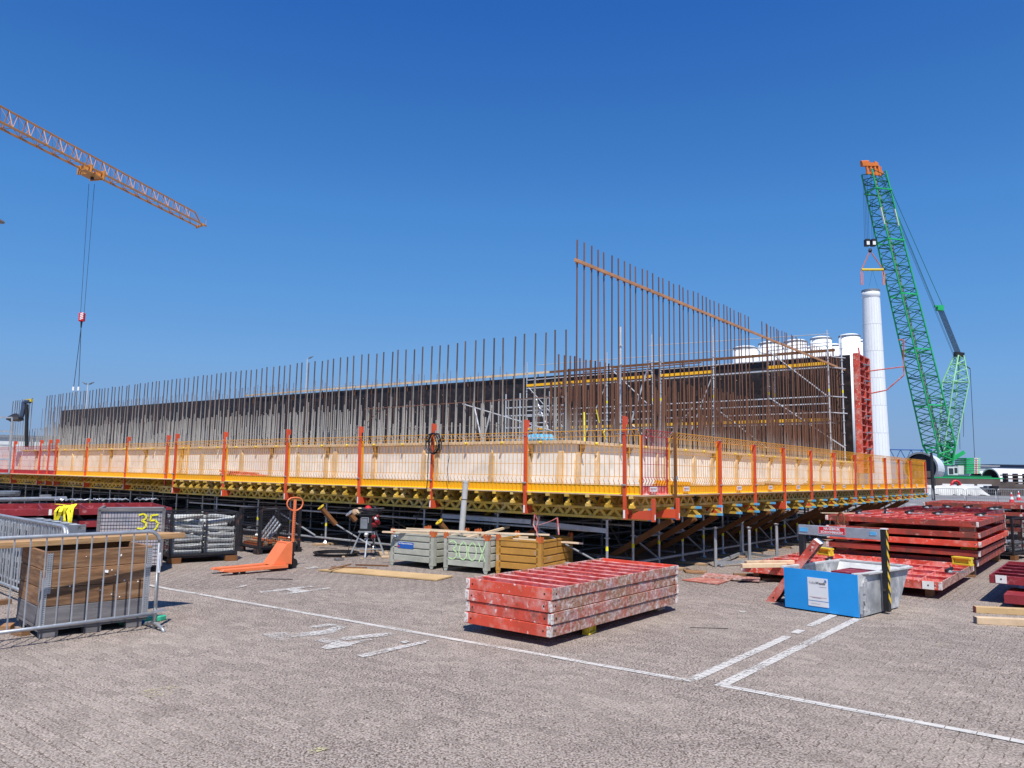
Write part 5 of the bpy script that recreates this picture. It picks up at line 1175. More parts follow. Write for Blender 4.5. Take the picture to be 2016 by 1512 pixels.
# ---- stack of dark red panels at the left
P1 = gp(338,1009,.86); d_ = (gp(0,1014,.86)-P1); ang_l = math.atan2(d_.y,d_.x)
for k, (z, lab) in enumerate(((.10,'bottom dark red panel of the left pile, behind the barriers'),(.36,'second dark red panel of the left pile'),(.60,'third dark red panel of the left pile'),(.84,'top dark red panel of the left pile, chains lying on it'))):
    r_ = thing('steel_shutter', lab, 'formwork panel', (P1.x,P1.y,z), math.atan2((gp(0,1014,.86)-P1).y,(gp(0,1014,.86)-P1).x), 'left pile of dark red panels')
    Lw = 5.4; w_ = -2.6
    MB().box(0,Lw,w_,0,0,.012).build('face_sheet', m_dred, r_); MB().box(0,Lw,-.02,0,.012,.12).build('side_rail', m_dred, r_); MB().box(0,Lw,w_,w_+.02,.012,.12).build('side_rail', m_dred, r_)
    for j in range(8): MB().box(j*Lw/7-.01 if j else 0,j*Lw/7+.012,w_+.02,-.02,.012,.118).build('cross_rib', m_dred, r_)
    for x in (.28,): MB().box(x,x+.12,0,.006,.005,.115).build('white_plate', m_white, r_)
    MB().box(Lw*.40,Lw*.40+.05,0,.006,.005,.115).build('white_plate', m_white, r_)
    if k: MB().box(.55,.62,-.2,-.05,-.118,-.002).build('spacer', m_wood, r_); MB().box(3.5,3.57,-.2,-.05,-.118,-.002).build('spacer', m_wood, r_)
    else: MB().box(.5,.7,-.4,-.05,-.1,-.002).build('spacer', m_wood, r_)
ex = d_.normalized()
ch = thing('chain_heap', 'tangle of pale grey chains and couplers on top of the left red pile', 'chains', gp(205,989,.97), 0)
for k in range(26):
    p = Vector((rr.uniform(-1.0,1.0),0,0)); p = ex*p.x+Vector((rr.uniform(-.1,.1),rr.uniform(0,.4),.03))
    a0 = rr.uniform(0,3); pts = [p+Vector((.11*math.cos(a0+j*.7),.09*math.sin(a0+j*.7),.05*abs(math.sin(j*1.3+a0)))) for j in range(6)]
    q = MB(); q.path(pts, .014, 5); q.build('chain_piece', m_galv, ch)
tb2 = thing('steel_prop', 'long light blue-grey steel prop lying on the left red pile', 'prop', gp(70,981,1.0), 0)
e1, e2 = gp(-20,984,1.02)-tb2.location, gp(130,981,1.02)-tb2.location; q = MB(); q.tube(e1,e2,.045,10); q.build('prop_tube', m_galv, tb2); q = MB(); e3 = gp(80,979,1.02)-tb2.location; q.bar(e3,e3+(e2-e1).normalized()*.22,.12,.12); q.build('prop_collar', m_galv, tb2)
gt_ = thing('cable_drum', 'grey drum and blue rag on the far left of the red pile', 'drum', gp(15,972,1.1), 0); MB().lathe([(.25,-.05),(.27,0),(.27,.06),(.2,.07)],16).build('drum', m_galvd, gt_)
# yellow lifting strap draped over the front
e_a = gp(338,1009,.86); e_b = gp(0,1014,.86); tt_ = .60; sp = e_a.lerp(e_b,tt_)
best = min((abs((lambda P_: (P_-Vector((0,0,EYE))).dot(rt)/(P_-Vector((0,0,EYE))).dot(fw)*F_PX+1008-132)(e_a.lerp(e_b,k_/100))),k_) for k_ in range(101))[1]; sp = e_a.lerp(e_b,best/100)+Vector((-.01,-.05,.115)); t_ = thing('lifting_strap', 'bright yellow webbing strap draped over the edge of the left red pile', 'strap', sp, 0)
def ribbon3(pts, w, ax): 
    q = MB(); ax = Vector(ax).normalized()*w/2; vs_l = []
    for p in pts: vs_l += [Vector(p)-ax, Vector(p)+ax]
    vs2 = [v+Vector((0,-.006,.004)) for v in vs_l]; n = len(pts); N = 2*n
    fs = [(2*i,2*i+1,2*i+3,2*i+2) for i in range(n-1)]+[(N+2*i,N+2*i+2,N+2*i+3,N+2*i+1) for i in range(n-1)]
    fs += [(2*i,2*i+2,N+2*i+2,N+2*i) for i in range(n-1)]+[(2*i+1,N+2*i+1,N+2*i+3,2*i+3) for i in range(n-1)]
    q.add(vs_l+vs2, fs); return q
for k, (dx, ln, w_) in enumerate(((-.10,.50,.075),(-.02,.34,.06),(.06,.22,.07),(.13,.30,.06),(.19,.36,.07))):
    pts = [(dx-.1,.25,.02+.01*k),(dx,.05,.035+.012*k),(dx+.01,-.06-.012*(k%3),.01)]+[(dx+.03*math.sin(j*.9+k*2)+.012*j*(k-2),-.08-.028*((k+1)%3)-.02*math.cos(j*1.3+k),-.06-j*ln/4) for j in range(5)]
    ribbon3(pts, w_, (1,(-.5,.4,-.2,.6,-.4)[k],0)).build('webbing_fold', m_strap, t_)
ribbon3([(-.38,.1,.05),(-.25,.12,.07),(-.1,.1,.06),(.0,.08,.05)], .10, (.1,1,0)).build('webbing_fold', m_strap, t_)
MB().box(.0,.05,-.115,-.11,-.24,-.14).build('strap_label', m_galvd, t_)
# ---- timber crate behind the front barrier
A = Vector((-4.90,8.12,0)); Bx = Vector((-4.12,8.89,0)); r0 = ang2(A,Bx); Lc = (Bx-A).length
t_ = thing('plank_crate', 'big weathered plank crate with perforated steel corner straps, on pallet blocks', 'crate', A, r0)
zc0, zt = .13, .90; n = 4; hp_ = (zt-zc0)/n
for k in range(n):
    mt_ = m_woodgrey if k == 0 else m_woodb
    MB().box(.0,Lc,0,.035,zc0+k*hp_+.003,zc0+(k+1)*hp_-.003).build('plank', mt_, t_, bev=.004); MB().box(.0,Lc,.87,.905,zc0+k*hp_+.003,zc0+(k+1)*hp_-.003).build('plank', mt_, t_, bev=.004)
    MB().box(.002,.037,.037,.868,zc0+k*hp_+.003,zc0+(k+1)*hp_-.003).build('plank', mt_, t_, bev=.004); MB().box(Lc-.037,Lc-.002,.037,.868,zc0+k*hp_+.003,zc0+(k+1)*hp_-.003).build('plank', mt_, t_, bev=.004)
    # diagonal-cut splash board on the left end
q = MB(); q.box(.037,Lc-.037,.037,.868,zc0,zc0+.02); q.build('crate_floor', m_woodgrey, t_)
for k in range(3):
    for y in (.02,.45,.8): MB().box(.03+k*(Lc-.25)/2,.2+k*(Lc-.25)/2,y,y+.1,0,.075).build('pallet_block', m_woodgrey, t_, bev=.004)
for y in (.01,.45,.81): MB().box(0,Lc,y,y+.11,.076,.098).build('pallet_board', m_woodgrey, t_)
MB().box(0,Lc,.0,.92,.1,.128).build('pallet_deck', m_woodgrey, t_)
def strap(x, y, z0, z1, fx):
    q = MB()
    for k in range(int((z1-z0)/.022)):
        z = z0+k*.022
        if fx: q.box(x,x+.055,y-.004,y-.001,z,z+.016)
        else: q.box(x-.004,x-.001,y,y+.055,z,z+.016)
    if fx: q.box(x,x+.008,y-.005,y-.0005,z0,z1); q.box(x+.047,x+.055,y-.005,y-.0005,z0,z1); q.box(x+.024,x+.031,y-.005,y-.0005,z0,z1)
    else: q.box(x-.005,x-.0005,y,y+.008,z0,z1); q.box(x-.005,x-.0005,y+.047,y+.055,z0,z1)
    q.build('perforated_strap', m_galv, t_)
strap(.005,0,.14,.62,True); strap(.035,-.004,.46,.88,True); strap(.002,.005,.12,.70,False); strap(Lc-.06,0,.34,.70,True); strap(Lc-.058,0,.15,.36,True); strap(Lc-.05,-.003,.66,.88,True)
for k in range(14):
    q = MB(); x = rr.uniform(.1,Lc-.1); z = rr.uniform(.35,.85); s = rr.uniform(.004,.010); q.lathe([(s,-.002),(s*1.1,.0),(s*.3,.004)],6); q.build('paint_chip', m_white, t_, (x,-.002,z), rot=(R(90),0,0))
q = MB(); q.add([(.60,-.004,.64),(.64,-.012,.63),(.645,-.006,.66),(.61,-.003,.665)],[(0,1,2,3)]); q.build('torn_paper', m_white, t_)
# long plank across the crate
a = gp(-40,1083,.905); b_ = gp(365,1059,.905); t_ = thing('plank', 'long brown scaffold plank lying across the crate and sticking out to the right', 'plank', a, ang2(a,b_)); Lp_ = (b_-a).length
q = MB(); q.prism([(0,0),(Lp_,0),(Lp_-.22,.50),(Lp_-.3,.55),(0,.55)], (0,0,0), (1,0,0), (0,1,0), (0,0,.065)); q.build('board', m_plankl, t_, bev=.004)
# green plastic and blue bit under the crate
g1 = gp(288,1224,.0); t_ = thing('green_tray', 'green plastic lid lying by the foot of the barrier under the crate', 'lid', (g1.x,g1.y,0), R(35)); q = MB(); q.prism([(-.30,-.07),(.14,-.07),(.22,.0),(.14,.08),(-.30,.08)],(0,0,0),(1,0,0),(0,1,0),(0,0,.06)); q.build('lid_body', m_greenbag, t_, bev=.01); MB().box(-.1,-.04,-.09,-.06,0,.03).build('blue_clip', m_inkblue, t_)
t_ = thing('yellow_chip', 'small yellow wood wedge on the ground under the crate', 'wedge', gp(106,1248), R(20)); MB().box(-.04,.04,-.02,.02,0,.03).build('wedge', m_yblock, t_)
for i, (px, py) in enumerate(((14,1240),(40,1250),(5,1190))):
    t_ = thing('wood_offcut', ('small brown offcut at the bottom left corner of the crate','second offcut beside the crate, close to the barrier foot','brown timber end left of the crate at the picture edge')[i], 'offcut', gp(px,py), rr.uniform(0,3)); MB().box(-.09,.09,-.05,.05,0,.06).build('offcut', m_woodb, t_, bev=.004)
# ---- crowd barriers in front
fr = gp(303,1238); lf = Vector((-5.03,7.56,0)); d_ = (lf-fr).normalized(); 
crowd_barrier('galvanised crowd barrier standing nearest, in front of the plank crate', fr+d_*2.3, fr, 1.08, dense=.138)
tg = thing('x','x','x'); bpy.data.objects.remove(tg)
e = fr+Vector((0,0,0)); ang_b = ang2(fr+d_*2.3, fr)
t_ = thing('barrier_tag', 'white vertical tag tied to the right tube of the nearest crowd barrier', 'tag', fr, ang_b); MB().box(-.012,.012,-.028,-.022,.62,.84).build('tag_plate', m_signwhite, t_); MB().box(-.003,.003,-.03,-.0285,.64,.82).build('tag_line', m_inkblue, t_)
MB().bar((-.03,-.02,.19),(.10,-.02,.20),.02,.03).build('hook_plate', m_galv, thing('barrier_hook', 'small galvanised coupling hook on the nearest barrier post', 'hook', fr, ang_b))
a = gp(130,1037,1.08); b_ = gp(-30,1009,1.08); a.z = 0; b_.z = 0
crowd_barrier('second crowd barrier, behind the plank crate at the left edge', b_+(b_-a)*.3, a, 1.08, dense=.14)
t_ = thing('steel_rack', 'stack of pale grey steel frames behind the second barrier at the left edge', 'rack', a+Vector((0,1.3,0)), ang2(a,b_))
for k in range(5): MB().box(1.5,3.6,-.05,.05,.22+.16*k,.28+.16*k).build('rack_rail', m_tubew, t_)
for k in range(5): MB().box(1.5,3.6,.55,.65,.22+.16*k,.28+.16*k).build('rack_rail', m_tubew, t_)
for k in range(6): MB().box(1.5+.4*k,1.55+.4*k,-.06,.66,0,.93).build('rack_upright', m_galvd, t_)
dn = Vector(((b_-a).y,-(b_-a).x,0)).normalized()*(-1 if ((b_-a).cross(Vector((0,0,1)))).y > 0 else 1)
for k in range(1):
    off = Vector((-.05,.30+.24*k,0)); L0 = (b_-a)*1.2
    crowd_barrier(['third','fourth','fifth'][k]+' crowd barrier, nested in the row behind the second at the left edge', a+off+L0*.98, a+off+(b_-a)*.07, 1.02-.01*k, dense=.1)
# ---- metal boxes
def box_thing(label, a, b_, depth, mat, matc, H=.62, tag_=None, corner=m_orcorner):
    r0 = ang2(a,b_); L = (b_-a).length; t_ = thing('metal_box', label, 'metal box', a, r0, 'metal stacking boxes'); fz = .11; e = .0
    for i, (p0, p1) in enumerate((((.05,0),(L-.05,0)),((L,.05),(L,depth-.05)),((L-.05,depth),(.05,depth)),((0,depth-.05),(0,.05)))):
        p0 = Vector((*p0,0)); p1 = Vector((*p1,0)); d = (p1-p0).normalized(); nrm = Vector((d.y,-d.x,0)); n = 4; hb_ = (H-fz)/n
        for k in range(n):
            z0 = fz+k*hb_; z1 = z0+hb_; prof = [(.0,0),(.016,.0),(.016,.74),(-.010,.82),(-.010,.97),(.0,1.0)]
            vs_l = [p0+nrm*a_+Vector((0,0,z0+b2*hb_)) for a_, b2 in prof]+[p1+nrm*a_+Vector((0,0,z0+b2*hb_)) for a_, b2 in prof]; m_ = len(prof)
            q = MB(); q.add(vs_l, [(j,j+m_,j+m_+1,j+1) for j in range(m_-1)]); q.build('corrugated_band', mat, t_)
        q = MB(); q.bar(p0+Vector((0,0,H-.012)), p1+Vector((0,0,H-.012)), .045,.03); q.build('top_rim', mat, t_)
    for x in (.0,L):
        for y in (.0,depth):
            sx_ = 1 if x == 0 else -1; sy_ = 1 if y == 0 else -1
            q = MB(); q.box(min(x-.014*sx_,x+.08*sx_),max(x-.014*sx_,x+.08*sx_),min(y-.016*sy_,y-.004*sy_),max(y-.016*sy_,y-.004*sy_),.06,H); q.box(min(x-.016*sx_,x-.004*sx_),max(x-.016*sx_,x-.004*sx_),min(y-.014*sy_,y+.08*sy_),max(y-.014*sy_,y+.08*sy_),.06,H)
            q.prism([(-.016,.0),(.08,.0),(.055,-.06),(.0,-.06)],(x,y-.012*sy_,.062),(sx_,0,0),(0,0,1),(0,.014*sy_,0)); q.build('corner_post', matc, t_)
            q = MB(); q.prism([(-.02,0),(.09,0),(.085,.09),(.05,.12),(.03,.075),(.005,.12),(-.02,.09)],(x,y-.019*sy_,H-.035),(sx_,0,0),(0,0,1),(0,.01*sy_,0)); q.prism([(-.02,0),(.09,0),(.08,.10),(-.02,.10)],(x-.019*sx_,y,H-.035),(0,sy_,0),(0,0,1),(.01*sx_,0,0)); q.build('stacking_corner', corner, t_)
    MB().box(.02,L-.02,.02,depth-.02,fz,fz+.02).build('box_floor', matc, t_)
    q = MB(); q.box(.05,L-.05,.08,depth-.08,fz+.02,H-.2); q.build('box_content', m_galvd, t_)
    return t_, L
a, b_ = gp(770,1112), gp(852,1121); b1, L1 = box_thing('left grey-green metal box carrying a blue sticker', a, b_, 1.05, m_boxgrey, m_boxgrey)
MB().box(.17,.17+.40,-.020,-.017,.335,.455).build('blue_sticker', m_inkblue, b1); text('Van Wallaart en Oterdoom', .038, m_signwhite, b1, (.37,-.0215,.428), sx=.84, bold=.0012)
MB().box(.18,.22,-.0215,-.0205,.35,.385).build('sticker_mark', m_inkred, b1)
q = MB(); q.prism([(.028*math.cos(k*math.pi/5),.028*math.sin(k*math.pi/5)) for k in range(10)],(.12,-.017,.55),(1,0,0),(0,0,1),(0,-.002,0)); q.build('blue_dot', m_inkblue, b1)
a, b_ = gp(875,1123), gp(959,1131); b2_, L2 = box_thing('middle grey-green metal box sprayed with pale green 300X', a, b_, 1.1, m_boxgrey, m_boxgrey)
for gl_, x in ((D3,.10),(D0,.32),(D0,.52),(DX,.74)): glyph(b2_, gl_, x, .22, .32, -.0175, m_paintg, .0105)
a, b_ = gp(978,1129), gp(1064,1137); b3_, L3 = box_thing('right ochre metal box, dented, partly behind the central red stack', a, b_, 1.25, m_boxor, m_boxor)
# laths lying on the boxes
def lath(label, pa, pb, w_=.045, h=.03, mat=m_woodp):
    a = gy(*pa); b_ = gy(*pb); t_ = thing('timber_lath', label, 'lath', a, 0, 'laths on the metal boxes'); MB().bar((0,0,0), b_-a, w_, h).build('lath', mat, t_)
lath('uppermost long pale lath across all three metal boxes', (770,1043,14.7), (1082,1053,14.2))
lath('lower long pale lath starting left of the metal boxes', (753,1047,14.9), (1040,1058,14.5))
lath('long reddish lath reaching farthest right over the ochre box', (950,1056,14.5), (1148,1070,14.0))
lath('short slanting lath crossing the others on the middle box', (913,1061,14.1), (1002,1037,15.2), .05, .04)
lath('thin lath behind the others above the left box', (800,1040,15.1), (920,1046,14.9), .03, .02)
lath('short lath lying inside the left box', (772,1056,14.8), (805,1053,14.9), .04, .02, m_white)
lath('short broad board on the middle box', (880,1054,15.0), (935,1056,14.8), .08, .02)
lath('grey board end on the ochre box', (1000,1062,15.0), (1040,1065,14.7), .07, .02, m_galv)
# ---- orange pallet truck
heel = gp(565,1119); tipp = gp(440,1130); r0 = ang2(heel, tipp); Lf = (tipp-heel).length
t_ = thing('pallet_truck', 'orange hand pallet truck with upright loop handle', 'pallet truck', heel, r0)
for s, nm in ((-1,0),(1,0)):
    q = MB(); y0 = s*.17; q.prism([(0,0),(Lf-.12,0),(Lf,.04),(Lf,.10),(Lf-.12,.155),(0,.155)],(.12,y0-.078,.085),(1,0,0),(0,1,0),(0,0,.012))
    q.prism([(0,0),(Lf-.1,0),(Lf-.02,.045),(Lf-.3,.05),(0,.06)],(.12,y0-.078,.045),(1,0,0),(0,0,1),(0,.01,0)); q.prism([(0,0),(Lf-.1,0),(Lf-.02,.045),(Lf-.3,.05),(0,.06)],(.12,y0+.068,.045),(1,0,0),(0,0,1),(0,.01,0))
    q.prism([(.0,.0),(.16,.03),(.12,.06),(0,.05)],(Lf-.02,y0-.05,.04),(1,0,0),(0,0,1),(0,.1,0)); q.build('fork', m_orange, t_, bev=.003)
    q = MB(); q.tube((Lf-.13,y0-.045,.042),(Lf-.13,y0+.045,.042),.04,12); q.tube((Lf-.26,y0-.045,.036),(Lf-.26,y0+.045,.036),.034,12); q.build('fork_wheel', m_rubber, t_)
q = MB(); q.prism([(0,0),(.36,0),(.10,.36),(.0,.40)],(.02,-.20,.10),(1,0,0),(0,0,1),(0,.012,0)); q.prism([(0,0),(.36,0),(.10,.36),(.0,.40)],(.02,.15,.10),(1,0,0),(0,0,1),(0,.012,0)); q.build('side_gusset', m_orange, t_, bev=.003)
q = MB(); q.add([(.38,-.188,.10),(.38,.15,.10),(.12,.15,.46),(.12,-.188,.46)],[(0,1,2,3)]); q.build('sloped_plate', m_orange, t_)
q = MB(); q.box(.02,.12,-.19,.15,.455,.485); q.box(0,.02,-.20,.162,.09,.47); q.build('battery_box', m_orange, t_, bev=.004)
MB().box(-.004,0,-.10,.0,.34,.37).build('model_plate', m_black, t_)
q = MB(); q.tube((-.09,-.06,.09),(-.09,-.015,.09),.088,16); q.tube((-.09,.015,.09),(-.09,.06,.09),.088,16); q.build('steer_wheel', m_rubber, t_)
q = MB(); q.tube((-.08,0,.10),(-.08,0,.45),.045,10); q.box(-.13,-.02,-.05,.05,.30,.47); q.tube((-.08,-.09,.25),(-.08,.09,.25),.02,8); q.build('pump_unit', m_black, t_)
q = MB(); q.bar((-.09,.0,.42),(-.10,.0,1.24),.05,.03,(0,1,0)); q.build('handle_bar', m_orange, t_, bev=.004)
cz = 1.15
pts = [(-.255,cz-.02),(-.265,cz+.03),(-.24,cz+.09),(-.19,cz+.12),(-.10,cz+.13),(-.01,cz+.12),(.04,cz+.09),(.065,cz+.03),(.055,cz-.02),(.02,cz-.07),(-.05,cz-.105),(-.10,cz-.11),(-.15,cz-.105),(-.22,cz-.07)]
q = MB(); q.path([(x,.0,z) for x,z in pts], .014, 8, closed=True); q.build('loop_grip', m_orange, t_, smooth=True)
for k in range(14):
    z = .56+k*.034; q = MB(); q.prism([(-.022,0),(0,.016),(.022,0),(.022,.009),(0,.025),(-.022,.009)],(-.0935-.0004*k,.0285,z),(1,0,0),(0,0,1),(0,.001,0)); q.build('chevron', m_ink, t_)
# ---- plywood board on the ground
pts = [gp(x,y) for x,y in ((625,1124),(860,1144),(892,1136),(690,1120))]; c = pts[0]
t_ = thing('plywood_board', 'long pale plywood board lying on the paving in front of the metal boxes', 'board', c, 0); q = MB(); q.add([(p-c)+Vector((0,0,.004)) for p in pts]+[(p-c)+Vector((0,0,.024)) for p in pts], [(3,2,1,0),(4,5,6,7),(0,1,5,4),(1,2,6,5),(2,3,7,6),(3,0,4,7)]); q.build('board', m_bigply, t_)
def stick(label, pa, pb, w_=.03, h=.02, mat=m_woodb, name='wood_stick', z=.012):
    a = gp(*pa); b_ = gp(*pb); a.z += z; b_.z += z; t_ = thing(name, label, 'stick', a, 0); MB().bar((0,0,0), b_-a, w_, h).build('stick', mat, t_)
stick('upper stick of the crossed pair on the pale plywood board', (652,1120),(722,1122), z=.036); stick('lower stick of the crossed pair on the pale plywood board', (648,1128),(690,1117), z=.058); stick('thin grey stick lying between the plywood board and the left metal box', (700,1113),(764,1115), .03,.02, m_strut)
stick('thin black rod lying alone on the paving near the pallet truck', (505,1141),(576,1142), .012,.012, m_black, 'steel_rod')
stick('thin crack-like wire on the paving right of the central stack', (1358,1236),(1434,1238), .006,.006, m_black, 'wire', .004)
for i, (px, py, s) in enumerate(((668,1103,.09),(674,1097,.06),(735,1100,.04),(712,1100,.03),(752,1092,.12),(758,1098,.08))):
    t_ = thing('wood_offcut', ['dark crumpled scrap on the paving left of the tripod','pale offcut beside the dark scrap left of the tripod','small pale offcut between the tripod feet','tiny chip between the tripod feet','long offcut at the right foot of the tripod','second offcut at the right foot of the tripod'][i], 'offcut', gp(px,py), rr.uniform(0,3)); MB().box(-s,s,-s*.5,s*.5,0,s*.5).build('offcut', m_wood if i else m_woodgrey, t_, bev=.004)
# boards right of the stack
for i, (quad_, lab) in enumerate(((((1342,1143),(1412,1152),(1440,1143),(1380,1138)),'reddish flat board on the paving right of the central stack'),(((1350,1128),(1390,1131),(1392,1127),(1345,1124)),'narrow brown board by the scaffold feet right of the central stack'),(((1380,1140),(1495,1148),(1497,1142),(1390,1133)),'long grey-brown board pointing at the leaning red panel'))):
    ps = [gp(*q_) for q_ in quad_]; c = ps[0]; t_ = thing('plywood_board', lab, 'board', c, 0); z0 = .004+.0; hh_ = (.015,.03,.03)[i]; zz0 = (0.004,.004,.02)[i]
    q = MB(); q.add([(p-c)+Vector((0,0,zz0)) for p in ps]+[(p-c)+Vector((0,0,zz0+hh_)) for p in ps], [(3,2,1,0),(4,5,6,7),(0,1,5,4),(1,2,6,5),(2,3,7,6),(3,0,4,7)]); q.build('board', (m_ply, m_woodb, m_redside)[i], t_)
# ---- power distributor on a tripod stand
c = (gp(688,1095)+gp(757,1097))/2+Vector((0,.1,0)); t_ = thing('power_distributor', 'black site power distributor with red plugs on a four-legged galvanised stand', 'distributor', c, R(-4))
sc_ = 16/F_PX; hb0 = .50
for x, y in ((-.36,-.12),(.02,-.30),(.38,-.05),(.1,.28)): MB().bar((x,y,0),(x*.45,y*.4,hb0),.028,.028).build('stand_leg', m_galv, t_)
for (x0,y0),(x1,y1) in (((-.28,-.1),(.02,-.22)),((.02,-.22),(.30,-.04)),((.30,-.04),(.08,.22)),((.08,.22),(-.28,-.1))): MB().bar((x0,y0,.16),(x1,y1,.16),.02,.02).build('stand_brace', m_galv, t_)
MB().box(-.19,.17,-.14,.14,hb0,hb0+.03).build('stand_top', m_galv, t_)
MB().box(-.17,.14,-.13,.12,hb0+.03,hb0+.36).build('housing', m_black, t_, bev=.015); MB().box(-.15,.0,-.137,-.131,hb0+.08,hb0+.30).build('window_flap', m_galvd, t_); q = MB(); q.bar((-.13,-.14,hb0+.31),(.02,-.14,hb0+.31),.012,.012); q.bar((.02,-.14,hb0+.31),(.02,-.14,hb0+.20),.012,.012,(0,1,0)); q.build('flap_frame', m_galv, t_)
MB().box(-.2,.24,-.16,.16,hb0+.36,hb0+.385).build('lid', m_black, t_)
for k, (x, z) in enumerate(((.13,.28),(.17,.22),(.22,.27),(.13,.14),(.2,.15),(.25,.2),(-.02,-.06),(.12,-.1),(.22,.32))):
    q = MB(); q.lathe([(.035,0),(.042,.03),(.038,.09),(.02,.13)],10); q.build('plug', m_plugred if k not in (2,6) else m_signwhite, t_, (x,-.14,hb0+z), rot=(R(70),0,R(rr.uniform(-40,60))))
q = MB(); 
for k in range(8): rr_2 = .15+.012*k; q.path([(.02+rr_2*1.25*math.cos(a_*math.pi/8),rr_2*.8*math.sin(a_*math.pi/8),hb0+.40+.014*k+.01*math.sin(a_+k)) for a_ in range(16)], .010, 5, closed=True)
q.build('cable_coil', m_cableg, t_)
for k, (x, mt_) in enumerate(((-.30,m_sole),(-.2,m_wood),(-.02,m_redplastic))): MB().lathe([(.03,-.03),(.07,-.02),(.07,.03),(.03,.05)],8).build('cable_end', mt_, t_, (x,-.05,hb0+.44+.05*(k==2)-.03*(k==0)), rot=(R(60),R(20*k),0))
q = MB(); q.path([(-.25,0,hb0+.3),(-.33,-.1,.4),(-.40,-.15,.05),(-.5,-.2,.012)], .008, 5); q.path([(.2,0,hb0+.3),(.45,.1,hb0+.28),(.8,.3,hb0+.05),(1.0,.4,.3)], .010, 5); q.path([(.1,0,hb0+.1),(.12,-.05,.3),(.05,.05,.05),(.2,.1,.012)], .009, 5); q.build('loose_cable', m_cable, t_)
cc = gp(662,1093); t_ = thing('cable_coil', 'black cable coil lying on the paving left of the power distributor', 'cable', cc, 0); q = MB()
for k in range(4): q.path([((.42+.02*k)*math.cos(a_*math.pi/10),(.42+.02*k)*math.sin(a_*math.pi/10),.012+.016*k) for a_ in range(20)], .010, 5, closed=True)
q.build('coil', m_cable, t_)
# red plastic ribbon under the platform
t_ = bthing('barrier_tape', 'torn pink-red tape hanging from the platform edge above the ochre box', 'tape', -.08, 2.2, 1.05)
for pts in (((0,0,0),(.0,-.08,-.12),(.02,-.02,-.26),(0,-.1,-.5),(.02,-.15,-.66)),((0,-.1,-.2),(.01,-.35,-.12),(.02,-.5,-.05),(0,-.55,-.35)),((0,0,-.02),(.02,.04,-.2),(.0,-.03,-.3))): ribbon3(pts, .025, (0,1,0)).build('tape_strip', m_redtop, t_)
# ---- grey steel trestle frames
pp_ = [gp(*q_) for q_ in ((1409,1116),(1476,1112),(1530,1104),(1462,1094))]; c = pp_[0]; t_ = thing('steel_trestle', 'grey steel rack with four uprights standing in front of the right scaffold', 'rack', c, 0)
for i, p in enumerate(pp_):
    h = (.72,.70,.73,.71)[i]; q = MB(); q.bar(p-c, p-c+Vector((0,0,h)), .055,.055,(0,1,0)); q.build('upright', m_galv, t_, bev=.004)
    q = MB(); q.lathe([(.02,h),(.05,h+.05),(.055,h+.06),(.045,h+.062),(.012,h+.01)],6,p-c,caps=False); q.build('fork_head', m_galv, t_)
for i, j in ((0,1),(1,2),(3,2),(0,3)): q = MB(); a = pp_[i]-c; b_ = pp_[j]-c; q.bar(a+Vector((0,0,.07)), b_+Vector((0,0,.07)), .04,.06); q.build('base_rail', m_galv, t_)
for i in (0,3): 
    a = pp_[i]-c; q = MB(); q.lathe([(.03,0),(.045,.02),(.03,.05)],8,a+Vector((.12,0,.0))); q.build('foot_cup', m_galvd, t_)
# ---- the blue skip with its lifting yoke
A = gp(1546,1197); Bq = gp(1692,1219); r0 = ang2(A,Bq); Ls = (Bq-A).length
t_ = thing('concrete_skip', 'galvanised tipping skip with sky blue front and white sign plate', 'skip', A, r0)
Hs = .555; D0_, D1 = 1.27, 1.72; e = .012; K = .04
q = MB(); q.add([(0,0,.02),(Ls,0,.02),(Ls+.0,-.02,Hs),(0,-.02,Hs),(0,e,.02),(Ls,e,.02),(Ls,-.02+e,Hs),(0,-.02+e,Hs)],[(0,1,2,3),(7,6,5,4),(0,3,7,4),(1,5,6,2),(3,2,6,7)]); q.build('front_plate', m_skipblue, t_)
for x0, x1 in ((Ls,Ls-e),(0,e)):
    q = MB(); q.add([(x0,e,.02),(x0,D0_,.02),(x0,D1,Hs-.02),(x0,e-.02,Hs),(x1,e,.02),(x1,D0_,.02),(x1,D1,Hs-.02),(x1,e-.02,Hs)],[(0,1,2,3),(7,6,5,4),(0,4,5,1),(1,5,6,2),(2,6,7,3),(3,7,4,0)]); q.build('side_plate', m_skipgrey, t_)
q = MB(); q.add([(e,D0_,.02),(Ls-e,D0_,.02),(Ls-e,D1,Hs-.02),(e,D1,Hs-.02),(e,D0_-e,.03),(Ls-e,D0_-e,.03),(Ls-e,D1-e,Hs-.02),(e,D1-e,Hs-.02)],[(0,3,2,1),(4,5,6,7),(3,7,6,2)]); q.build('sloped_back', m_skipin, t_)
MB().box(e,Ls-e,e,D0_,.02,.035).build('floor_plate', m_skipin, t_)
q = MB(); q.bar((Ls+.012,.25,Hs+.0),(Ls+.012,D1+.02,Hs-.02),.07,.03); q.bar((-.012,-.02,Hs),(-.012,D1+.02,Hs-.02),.05,.03); q.bar((0,D1,Hs-.01),(Ls,D1,Hs-.01),.05,.03); q.bar((Ls-.06,-.01,Hs+.004),(Ls+.02,.28,Hs+.004),.05,.02); q.build('rim', m_skipin, t_, bev=.004)
q = MB(); q.bar((Ls+.02,.02,.06),(Ls+.02,.05,.40),.03,.02,(0,1,0)); q.bar((Ls+.02,.05,.40),(Ls+.02,.16,.52),.03,.02,(0,0,1)); q.path([(Ls+.02,.03,.12),(Ls+.025,.09,.10),(Ls+.025,.12,.16),(Ls+.025,.10,.22)],.012,6); q.box(Ls,Ls+.008,.22,.24,.08,.45); q.box(Ls,Ls+.01,.10,.20,.30,.40); q.build('latch_bar', m_skipgrey, t_)
